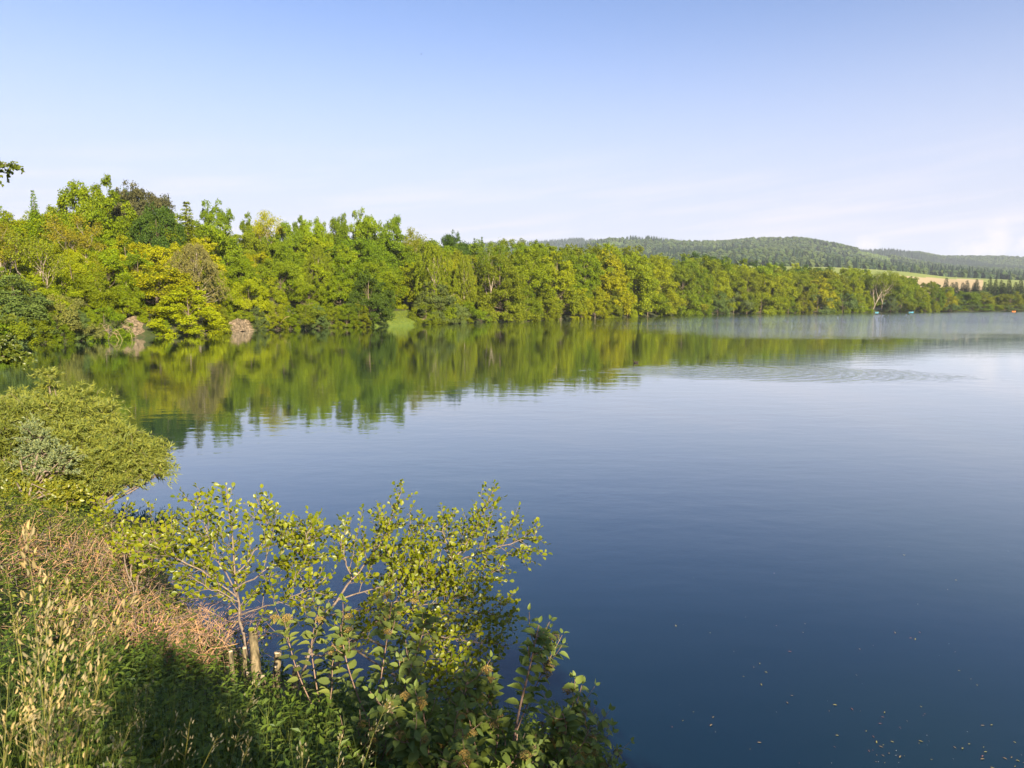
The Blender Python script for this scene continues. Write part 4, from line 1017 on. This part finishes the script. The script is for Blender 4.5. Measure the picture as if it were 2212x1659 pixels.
vib('wayfaring_shrub', [(A((815, 1600, 4.4), (820, 1480, 4.6), (835, 1390, 4.7), (846, 1300, 4.8)), .009, .4, .055, .088), (A((815, 1600, 4.4), (770, 1500, 4.5), (745, 1420, 4.6), (735, 1350, 4.7)), .008, .4, .055, .085), (A((815, 1600, 4.4), (870, 1480, 4.6), (905, 1400, 4.7), (925, 1320, 4.8)), .008, .4, .055, .085),
    (A((815, 1600, 4.4), (850, 1540, 4.4), (880, 1480, 4.4), (890, 1430, 4.4)), .007, .3, .055, .085)],
    'leafy wayfaring shrub with sunlit grey green tops in front of the tall alder', (.15, .19, .042), 44)
vib('wayfaring_shrub', [(A((700, 1580, 4.8), (680, 1460, 4.9), (670, 1390, 5.0), (690, 1310, 5.1)), .008, .4, .055, .08), (A((700, 1580, 4.8), (640, 1450, 5.0), (625, 1390, 5.1), (615, 1345, 5.2)), .007, .4, .055, .078), (A((700, 1580, 4.8), (720, 1480, 4.8), (715, 1420, 4.8), (760, 1380, 4.9)), .007, .35, .055, .08)],
    'pale sunlit wayfaring shrub just beside the sawn stool', (.16, .19, .042), 45)
vib('wayfaring_shrub', [(A((930, 1680, 3.8), (925, 1600, 3.9), (915, 1540, 4.0), (905, 1500, 4.0)), .007, .2, .05, .085), (A((930, 1680, 3.8), (980, 1580, 4.0), (1000, 1520, 4.1), (1010, 1470, 4.1)), .007, .25, .05, .085), (A((930, 1680, 3.8), (870, 1600, 3.9), (850, 1560, 3.9), (845, 1520, 3.9)), .007, .2, .05, .085),
    (A((930, 1680, 3.8), (960, 1620, 3.8), (985, 1580, 3.8)), .006, .1, .05, .085), (A((930, 1680, 3.8), (890, 1630, 3.7), (880, 1600, 3.7)), .006, .1, .05, .085)],
    'dark shaded wayfaring shrub with large leaves low in the thicket', VG, 46)
vib('wayfaring_shrub', [(A((1050, 1700, 3.8), (1030, 1620, 3.9), (1015, 1570, 4.0), (1010, 1530, 4.0)), .007, .15, .05, .08), (A((1050, 1700, 3.8), (1070, 1630, 3.9), (1080, 1590, 4.0), (1075, 1550, 4.0)), .007, .15, .05, .08), (A((1050, 1700, 3.8), (1110, 1650, 3.8), (1130, 1610, 3.8)), .006, .1, .05, .08), (A((1050, 1700, 3.8), (1000, 1650, 3.7), (985, 1620, 3.7)), .006, .1, .05, .08)],
    'dense dark wayfaring shrub at the foot of the tall upright one', VG, 47)
vib('wayfaring_shrub', [(A((800, 1700, 3.9), (790, 1620, 4.0), (770, 1570, 4.1)), .006, .15, .05, .075), (A((800, 1700, 3.9), (830, 1640, 4.0), (835, 1590, 4.0)), .006, .15, .05, .075), (A((800, 1700, 3.9), (750, 1650, 4.0), (730, 1600, 4.1)), .006, .15, .05, .07)],
    'small wayfaring shrub among nettles below the sawn stool', VG, 48)

# willows and neighbours in the cove
def lobe_bush(name, base, lobes, label, color, seed, nsh, shl, lpl, ls, tmpl, m, cat='bush', droop=.5, stems=8, up=.5, bark=None, trunk=None):
    """leafy shoots sprouting from the surface of several lobes; limbs run from the base to each lobe"""
    r = np.random.RandomState(seed); base = np.array(base, float); G = Geo(); PP, TT = [], []
    o = thing(name, tuple(base), label, cat)
    if trunk:
        k = 9; zz = np.linspace(-.3, trunk, k); tp = np.stack([np.cumsum(r.normal(0, .07, k)), np.cumsum(r.normal(0, .07, k)), zz], -1); tp[0, :2] = 0; G.tube(tp, np.linspace(.21, .04, k), 9)
    for c, rad in lobes:
        c = np.array(c); rad = np.array(rad)*np.ones(3)
        n = int(nsh*2.0*(rad[0]*rad[2])); d = rand_dirs(r, n); d[:, 2] = np.where(d[:, 2] < -.6, -d[:, 2], d[:, 2])
        lum = 1 + .16*np.sin(d[:, 0]*5+seed) + .16*np.sin(d[:, 1]*6+d[:, 2]*4+seed*2)
        st = c + d*rad*(lum*r.uniform(.35, .95, n))[:, None]
        dr = norm(d*np.array([1, 1, .6]) + np.array([0, 0, up]) + r.normal(0, .35, (n, 3)))
        ln = shl*r.uniform(.4, 1.2, n)*np.where(r.rand(n) < .06, 1.9, 1); s_ = r.rand(n, lpl)
        P = st[:, None] + dr[:, None]*(ln[:, None]*s_)[..., None]; P[..., 2] -= droop*ln[:, None]*s_*s_
        T = dr[:, None]*.8 + r.normal(0, .55, (n, lpl, 3)); T[..., 2] -= droop*.6
        PP.append(P.reshape(-1, 3)); TT.append(T.reshape(-1, 3))
        for q in range(stems):
            e = c + rand_dirs(r, 1)[0]*rad*.75; mid = base*.4 + e*.6 + r.normal(0, .08, 3)+np.array([0, 0, .1])
            if trunk:
                h0 = min(max((e[2]-base[2])*.62, .8), trunk*.95); q0 = np.array([np.interp(h0, tp[:, 2], tp[:, d]) for d in range(3)]); el = e-base
                if q < 2: w_ = spline([q0, q0*.55+el*.45+np.array([0, 0, .25])+r.normal(0, .12, 3), q0*.2+el*.8+r.normal(0, .1, 3), el], 9); G.tube(w_, np.linspace(.05, .008, 9), 6, cap=False)
                else: G.tube(spline([c-base, (c-base)*.5+el*.5+r.normal(0, .05, 3), el], 5), np.linspace(.014, .004, 5), 4, cap=False)
            else: G.tube(np.array([base, mid, e])-base, [.03, .018, .006], 5, cap=False)
        for q in range(0, n, 6):
            a = np.array([st[q]-dr[q]*ln[q]*.6, st[q]+dr[q]*ln[q]*.5, st[q]+dr[q]*ln[q]-np.array([0, 0, droop*ln[q]])]); G.tube(a-base, [.005, .004, .002], 3, cap=False)
    P = np.concatenate(PP); T = np.concatenate(TT); ok = P[:, 2] > .02; P, T = P[ok], T[ok]; n = len(P)
    V, Fc, tt = leaf_cloud(P-base, T, np.array([0, 0, .35]) + .6*SUNV + r.normal(0, .5, (n, 3)), ls*r.uniform(.6, 1.3, n), tmpl, r)
    ob('stems', G.mesh('bush_stems', bark or M_TWIG, True), o)
    f = ob('foliage', np_mesh('bush_foliage', V, [Fc], m, tt), o); f.color = (*color, 1); f['kind'] = 'stuff'
    return o
def gb(x, y): return (x, y, max(float(ground(x, y)), -.1))
WIL = (.20, .225, .040)
lobe_bush('willow_bush', gb(-10.4, 15.6), [(at(140, 905, 16.2), (.85, .9, .50)), (at(215, 900, 16.1), (.22, .25, .25)), (at(40, 880, 16.4), (.25, .3, .22)), (at(165, 865, 16.2), (.25, .3, .22)), (at(60, 900, 16.6), (.7, .8, .5)), (at(190, 915, 16.0), (.5, .6, .5)), (at(110, 880, 16.4), (.4, .4, .30)), (at(105, 960, 15.8), (1.0, .8, .6)), (at(107, 830, 16.4), (.12, .12, .32))],
    'taller willow bush with a single upright shoot in the cove', WIL, 61, 420, .42, 26, .125, T_WILLOW, M_WILLOW)
lobe_bush('willow_bush', gb(-9.4, 14.6), [(at(255, 1000, 15.2), (.66, .8, .55)), (at(325, 985, 15.4), (.22, .25, .25)), (at(240, 945, 15.3), (.25, .3, .22)), (at(335, 1020, 15.2), (.2, .25, .22)), (at(280, 955, 15.4), (.2, .25, .2)), (at(300, 1000, 15.4), (.5, .6, .5)), (at(210, 1020, 15.0), (.7, .7, .6)), (at(225, 1040, 14.9), (.75, .6, .28)), (at(180, 960, 15.4), (.6, .6, .5)), (at(140, 1065, 14.5), (.5, .5, .25))],
    'rounded willow bush spreading over the water in the cove', WIL, 62, 430, .40, 26, .125, T_WILLOW, M_WILLOW)
lobe_bush('willow_bush', gb(-10.6, 13.9), [(at(20, 1000, 14.4), (.7, .7, .8)), (at(-40, 960, 14.6), (.8, .7, .8)), (at(30, 930, 15.2), (.7, .6, .5)), (at(80, 1040, 14.0), (.7, .5, .45)), (at(10, 1070, 13.6), (.7, .5, .4))],
    'yellowish willow bush behind the silvery shrub', (.16, .185, .03), 63, 380, .40, 24, .115, T_WILLOW, M_WILLOW)
lobe_bush('silver_bush', gb(-9.9, 13.6), [(at(75, 945, 14.0), (.22, .25, .3)), (at(100, 985, 13.9), (.30, .3, .25)), (at(140, 985, 13.9), (.25, .25, .16)), (at(125, 1015, 13.8), (.3, .3, .22)), (at(70, 1000, 13.9), (.3, .3, .3))],
    'silvery grey leaved shrub in front of the willows', (.19, .225, .10), 64, 460, .24, 16, .055, T_HERB, M_WILLOW, droop=.1, stems=3)
lobe_bush('shore_bush', gb(-9.4, 12.9), [(at(60, 1085, 13.2), (.7, .5, .26)), (at(120, 1080, 13.4), (.5, .5, .26)), (at(0, 1075, 13.2), (.6, .5, .30))],
    'low yellow green bush at the foot of the willows', (.20, .21, .02), 65, 700, .26, 14, .065, T_ALDER, M_ALDER, droop=.2)
# tree rooted beyond the cove; only branch tips of it reach the view
lobe_bush('bank_tree', gb(-16.0, 17.5), [(at(-35, 768, 17), (.65, .6, .42)), (at(8, 770, 17), (.30, .4, .30)), (at(4, 357, 17.2), (.16, .3, .16)), (at(-60, 360, 17.2), (.4, .5, .25)), (at(-210, 440, 17.5), (1.3, 1.2, 1.1)), (at(-210, 600, 17.5), (1.4, 1.2, 1.2)), (at(-120, 720, 17.2), (1.2, 1.0, 1.0)), (at(-230, 420, 17.5), (1.4, 1.3, 1.2))],
    'bank tree whose leafy branch tips reach in beside the cove', (.12, .15, .018), 66, 260, .36, 20, .075, T_ALDER, M_ALDER, cat='tree', droop=.25, stems=6, up=.15, trunk=7.0)

# dry brambles
def bramble(xd, yd, Y, rx, ry, h, n, seed, label, leafn):
    r = np.random.RandomState(seed); c = np.array(at(xd, yd, Y)); c[2] = float(ground(c[0], c[1])); G = Geo()
    for q in range(n):
        a = r.rand()*6.283; s_ = math.sqrt(r.rand()); b = np.array([c[0]+rx*s_*math.cos(a), c[1]+ry*s_*math.sin(a), 0]); 
        if float(lake_dist(b[0], b[1])) < .1: continue
        b[2] = float(ground(b[0], b[1]))-.03; d = norm(np.array([r.normal(0, 1), r.normal(0, 1), 0])); L = h*r.uniform(.5, 1.5)
        hh = h*r.uniform(.5, 1.25)*(1.1-.5*s_)
        bend = r.normal(0, .05, (6, 3)); bend[0] = 0
        pts = [b + d*L*t*r.uniform(.8, 1.0) + np.array([0, 0, hh*math.sin(min(t*2.2, 2.6))*(.75 if q % 3 else 1.1*t)]) for t in np.linspace(0, 1, 6)] + bend
        G.tube(pts-c, np.linspace(.0048, .0016, 6)*r.uniform(.5, 1.5), 3, r.rand(), cap=False)
    o = thing('dry_bramble', tuple(c), label, 'brambles'); k = ob('canes', G.mesh('bramble_canes', M_DRY), o); k.color = (.30, .19, .125, 1); k['kind'] = 'stuff'
    a = r.rand(leafn)*6.283; s_ = np.sqrt(r.rand(leafn)); P = np.stack([rx*1.1*s_*np.cos(a), ry*1.1*s_*np.sin(a), np.zeros(leafn)], -1)
    gz = ground(P[:, 0]+c[0], P[:, 1]+c[1]); dd = lake_dist(P[:, 0]+c[0], P[:, 1]+c[1]); P[:, 2] = gz - c[2] + h*r.uniform(.1, .95, leafn); P = P[dd > -.1]; m = len(P)
    V, Fc, tt = leaf_cloud(P, r.normal(size=(m, 3)), np.array([0, 0, .8]) + r.normal(0, .5, (m, 3)), .05*r.uniform(.6, 1.3, m), T_HERB, r)
    f = ob('leaves', np_mesh('bramble_leaves', V, [Fc], M_HERB, tt), o); f.color = (.15, .175, .018, 1); f['kind'] = 'stuff'
bramble(200, 1215, 9.6, 1.15, 1.6, .55, 620, 71, 'mound of dry pinkish bramble canes beside the small alder sucker', 1300)
bramble(60, 1190, 10.3, 1.0, 1.4, .45, 170, 72, 'dry brambles mixed with green leaves below the willows', 4200)
bramble(395, 1345, 7.6, .62, 1.0, .62, 520, 73, 'sunlit tangle of tan dry canes next to the sawn stool', 500)
bramble(250, 1330, 7.6, .75, 1.1, .50, 330, 74, 'shaded tangle of dry canes above the nettles', 1200)
def reed_tuft():
    r = np.random.RandomState(9); c = np.array(at(235, 1140, 10.4)); c[2] = float(ground(c[0], c[1])); G = Geo()
    for q in range(160):
        b = r.normal(0, .12, 3)*np.array([1.6, 1, 0]); d = norm(np.array([r.uniform(-.2, 1.0), r.normal(0, .4), r.uniform(.35, .9)])); L = r.uniform(.25, .6)
        G.tube([b, b+d*L*.6, b+d*L-np.array([0, 0, .10*L])], [.005, .004, .001], 3, r.rand(), cap=False)
    o = thing('dead_grass_tuft', tuple(c), 'straw coloured tuft of dead grass leaning to the water', 'grass tuft'); k = ob('blades', G.mesh('tuft_blades', M_DRY), o); k.color = (.38, .29, .17, 1)
reed_tuft()

# herb layer, grass and seed heads of the bank
def herbs():
    r = np.random.RandomState(77); N = 5200
    x = np.concatenate([r.uniform(-11, .75, N), r.uniform(-3.6, .75, N)]); y = np.concatenate([r.uniform(1.6, 14, N), r.uniform(1.9, 6.0, N)])
    d = lake_dist(x, y); k = (d > .12) & (np.abs(x/y) < 1.1) & ~((np.abs(x+2.35) < .75) & (np.abs(y-5.55) < .75) & (r.rand(len(x)) < .85)); x, y = x[k], y[k]
    sel = r.rand(len(x)) < np.clip(5.0/y, .3, 1); x, y = x[sel], y[sel]; n = len(x); z = ground(x, y)
    h = r.uniform(.16, .50, n)*np.clip(1.15-.02*y, .6, 1); G = Geo(); PP, TT, NN, SS = [], [], [], []
    for q in range(n):
        lean = r.normal(0, .12, 2); p0 = np.array([x[q], y[q], z[q]-.02]); p1 = p0 + np.array([lean[0]*h[q], lean[1]*h[q], h[q]])
        G.tube([p0, (p0+p1)/2 + r.normal(0, .01, 3), p1], [.003, .0025, .0015], 3, r.rand(), cap=False)
        m = max(4, int(h[q]/.045)); rot = r.rand()*3
        for e in range(m):
            t = (e+1)/m; rot += 1.57; 
            for s_ in (0, math.pi):
                a = rot+s_; dr = np.array([math.cos(a), math.sin(a), .15 + .5*(e == m-1)])
                PP.append(p0+(p1-p0)*t); TT.append(dr); NN.append((r.normal(0, .3), r.normal(0, .3), 1)); SS.append((.105-.05*t)*r.uniform(.7, 1.25))
    P = np.array(PP); V, Fc, tt = leaf_cloud(P, np.array(TT), np.array(NN), np.array(SS), T_HERB, r)
    f = ob('bank_herbs', np_mesh('bank_herbs', V, [Fc], M_HERB, tt)); f.color = (.095, .145, .018, 1); tag(f, 'knee high nettles and leafy herbs covering the bank', 'herbs', kind='stuff')
    s_ = ob('herb_stalks', G.mesh('herb_stalks', M_HERB)); s_.color = (.05, .07, .015, 1); tag(s_, 'thin green stalks of the herbs on the bank', 'herbs', kind='stuff')
herbs()
def grass_blades():
    r = np.random.RandomState(78); N = 15000
    x = np.concatenate([r.uniform(-3.4, .4, N), r.uniform(-10, .8, N//2)]); y = np.concatenate([r.uniform(.9, 4.2, N), r.uniform(1, 12, N//2)])
    d = lake_dist(x, y); w = np.clip(.55 - (x+1.3)*.8, .06, 1); k = (d > .2) & (np.abs(x/y) < 1.25) & (r.rand(len(x)) < w) & (np.hypot(x, y) > .95); x, y = x[k], y[k]; n = len(x); z = ground(x, y)
    h = r.uniform(.25, .75, n)*np.clip(1.2-.08*y, .5, 1); a = r.rand(n)*6.283; bend = r.uniform(.1, .55, n); wd = r.uniform(.0018, .0042, n)
    ts = np.array([0, .4, .75, 1.0]); V = np.zeros((n, 7, 3))
    for q, t in enumerate(ts):
        px = x + np.cos(a)*bend*h*t**2; py = y + np.sin(a)*bend*h*t**2; pz = z - .02 + h*(t - .25*bend*t**3); w = wd*(1-t*.9)
        if q < 3: V[:, 2*q] = np.stack([px-np.sin(a)*w, py+np.cos(a)*w, pz], -1); V[:, 2*q+1] = np.stack([px+np.sin(a)*w, py-np.cos(a)*w, pz], -1)
        else: V[:, 6] = np.stack([px, py, pz], -1)
    off = (np.arange(n)*7)[:, None, None]; f4 = np.array([[0, 1, 3, 2], [2, 3, 5, 4]]); f3 = np.array([[4, 5, 6]])
    me = np_mesh('bank_grass', V.reshape(-1, 3), [(f4[None]+off).reshape(-1, 4), (f3[None]+off).reshape(-1, 3)], M_HERB, np.repeat(r.rand(n), 7))
    o = ob('bank_grass', me); o.color = (.12, .15, .025, 1); tag(o, 'long green grass blades on the bank', 'grass', kind='stuff')
grass_blades()
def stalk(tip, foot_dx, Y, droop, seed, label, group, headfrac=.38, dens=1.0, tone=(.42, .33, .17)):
    """grass stalk whose seed head ends on the sight line `tip`"""
    r = np.random.RandomState(seed); t = np.array(at(tip[0], tip[1], Y)); f = np.array([t[0]+foot_dx, Y+r.uniform(-.15, .1), 0]); f[2] = float(ground(f[0], f[1]))-.02
    H = t[2]-f[2]; pts = []
    for s_ in np.linspace(0, 1, 12):
        p = f + (t-f)*np.array([s_**1.9, s_, 0]); p[2] = f[2] + H*(s_ + droop*math.sin(s_*math.pi)*.6*s_); pts.append(p)
    pts = np.array(pts)-f; o = thing('grass_stalk', tuple(f), label, 'grass stalk', group)
    G = Geo(); G.tube(pts, np.linspace(.0019, .0007, 12), 4, .5, cap=False); k = ob('stem', G.mesh('grass_stem', M_HERB), o); k.color = (.20, .20, .05, 1)
    n = int(54*dens); s_ = 1-headfrac*r.rand(n); x = s_*11; i0 = np.minimum(x.astype(int), 10); P = pts[i0] + (pts[i0+1]-pts[i0])*(x-i0)[:, None]; tg = norm(pts[i0+1]-pts[i0])
    sd = norm(np.cross(tg, r.normal(size=(n, 3)))); rel = (1-s_)/headfrac; off = (.005 + .030*np.sin(np.clip(rel, 0, 1)*math.pi)**.8*r.rand(n))
    Q = P + sd*off[:, None] + tg*off[:, None]*1.1
    V, Fc, tt = leaf_cloud(Q, tg + sd*.35 + r.normal(0, .15, (n, 3)), r.normal(size=(n, 3)), (.0155 if dens > 1.4 else .0105)*r.uniform(.7, 1.3, n), outline_leaf([(0, .03), (.3, .17), (.7, .13), (1, .01)], .5, .0), r)
    h = ob('seed_head', np_mesh('seed_head', V, [Fc], M_SEED, tt), o); h.color = (*tone, 1); h['kind'] = 'stuff'
    B = Geo()
    for q in range(0, n, 2): B.tube([P[q], Q[q]], [.0006, .0004], 3, cap=False)
    b = ob('spikelet_stalks', B.mesh('spikelet_stalks', M_HERB), o); b.color = (.26, .22, .09, 1); b['kind'] = 'stuff'
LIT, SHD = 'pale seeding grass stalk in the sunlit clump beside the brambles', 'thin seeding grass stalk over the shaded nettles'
for q, (tip, dx, Y, dr, hf, dn) in enumerate([((58, 1150), -.03, 1.22, .05, .55, 2.3), ((150, 1262), -.12, 1.25, .10, .55, 2.1), ((105, 1235), -.05, 1.7, .05, .42, 1.2), ((285, 1292), -.26, 1.45, .25, .5, 1.6), ((200, 1318), -.2, 1.4, .2, .46, 1.5), ((255, 1340), -.22, 1.8, .3, .4, 1), ((228, 1525), -.28, 1.35, .55, .45, 1.2), ((310, 1482), -.22, 1.8, .1, .35, .7), ((170, 1435), -.12, 1.45, .2, .4, 1.1), ((35, 1330), .0, 1.5, .05, .4, 1.1), ((80, 1390), -.06, 1.4, .1, .4, 1), ((12, 1220), .02, 1.8, .02, .4, .9), ((130, 1500), -.1, 1.3, .3, .4, 1), ((60, 1545), -.1, 1.25, .5, .4, 1.1), ((175, 1300), -.1, 2.2, .1, .35, .8), ((230, 1270), -.15, 2.3, .1, .35, .8), ((20, 1440), -.03, 1.35, .1, .4, 1), ((100, 1330), -.1, 2.0, .15, .4, 1)]):
    stalk(tip, dx, Y, dr, 200+q, LIT, 'sunlit seeding grass stalks', hf, dn)
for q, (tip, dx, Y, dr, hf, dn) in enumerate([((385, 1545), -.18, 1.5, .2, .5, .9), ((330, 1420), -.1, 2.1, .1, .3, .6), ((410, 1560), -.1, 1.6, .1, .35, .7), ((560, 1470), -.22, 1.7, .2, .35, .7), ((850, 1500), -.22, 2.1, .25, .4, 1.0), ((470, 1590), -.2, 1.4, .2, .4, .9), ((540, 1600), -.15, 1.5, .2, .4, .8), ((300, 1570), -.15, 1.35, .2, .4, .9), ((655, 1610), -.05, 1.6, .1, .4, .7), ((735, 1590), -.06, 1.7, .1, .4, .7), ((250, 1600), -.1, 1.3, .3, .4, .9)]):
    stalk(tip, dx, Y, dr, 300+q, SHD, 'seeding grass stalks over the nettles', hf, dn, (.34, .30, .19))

# unseen shrubs added behind the viewer, placed and scaled to shade the lower bank
def shade(name, loc, kind, var, s, label, color):
    o = thing(name, (loc[0], loc[1], float(ground(loc[0], loc[1]))-.05), label, 'shrub', s=s); ob('trunk', KIND[kind][var][1], o); c = ob('crown', KIND[kind][var][0], o); c.color = (*color, 1)
shade('added_shade_shrub', (.58, -2.3), 'shrub', 1, (.36, .22, .53), 'unseen dense shrub added behind the viewer to shade the nettles', MID)
shade('added_shade_shrub', (4.0, -2.6), 'shrub', 1, (.46, .36, .71), 'unseen tall shrub added behind the viewer to shade the wayfaring shrubs', MID)

# leaves and petals drifting on the water
def drift():
    r = np.random.RandomState(15); cols = [((.50, .40, .10), 'yellow'), ((.42, .28, .13), 'tan'), ((.32, .15, .12), 'reddish'), ((.65, .62, .55), 'whitish')]
    me = []
    for k in range(4):
        m = noise_mat('drift_'+cols[k][1], tuple(c*.4 for c in cols[k][0]), tuple(c*.75 for c in cols[k][0]), 60, rough=.5)
        v, f = outline_leaf([(0, .02), (.3, .17), (.65, .16), (1, .01)], .25, -.15 + .08*k); me.append(np_mesh('drift_leaf', v, [f], m, smooth=True))
    n = 0; prev = []
    while n < 115:
        xd = r.uniform(1130, 2212); yd = 1060 + 600*r.rand()**.6
        if n > 25 and r.rand() < .45: xd, yd = prev[r.randint(len(prev))] + r.normal(0, 1, 2)*np.array([30, 12])
        if not (1130 < xd < 2230 and yd < 1675): continue
        if r.rand() > .12 + .88*np.clip((xd-1250)/700, 0, 1)*np.clip((yd-1150)/350, 0, 1): continue
        if xd < 1400 and yd > 1330: continue
        prev.append(np.array([xd, yd])); x, y = gp(xd, yd); k = r.choice(4, p=[.34, .26, .15, .25]); s_ = r.uniform(.010, .036) if k != 3 else r.uniform(.006, .013)
        o = ob('floating_leaf', me[k]); o.location = (x, y, .004); o.scale = (s_*1.3, s_*1.1, s_); o.rotation_euler = (0, 0, r.rand()*6.28)
        tag(o, ['small yellow leaf drifting on the dark water', 'small tan leaf drifting on the dark water', 'small reddish bud scale drifting on the water', 'tiny whitish petal drifting on the dark water'][k], ['leaf', 'leaf', 'leaf', 'petal'][k], ['drifting yellow leaves', 'drifting tan leaves', 'drifting reddish scales', 'drifting whitish petals'][k]); n += 1
drift()

# ------------------------------------------------------------------ air
def haze():
    x0, x1, y0, y1, z0, z1 = -7100, 7100, -3100, 7150, -4, 420
    V = [(x, y, z) for x in (x0, x1) for y in (y0, y1) for z in (z0, z1)]
    m = bpy.data.materials.new('haze'); m.use_nodes = True; nt = m.node_tree; nt.nodes.clear(); out = nt.nodes.new('ShaderNodeOutputMaterial')
    v = nt.nodes.new('ShaderNodeVolumePrincipled'); v.inputs['Color'].default_value = (.80, .88, 1.0, 1); v.inputs['Density'].default_value = HAZE; v.inputs['Anisotropy'].default_value = 0.0
    nt.links.new(v.outputs[0], out.inputs['Volume'])
    o = ob('haze', np_mesh('haze', np.array(V, float), [np.array([(0, 1, 3, 2), (4, 6, 7, 5), (0, 4, 5, 1), (2, 3, 7, 6), (0, 2, 6, 4), (1, 5, 7, 3)])], m)); tag(o, kind='stuff')
HAZE = .00010
haze()
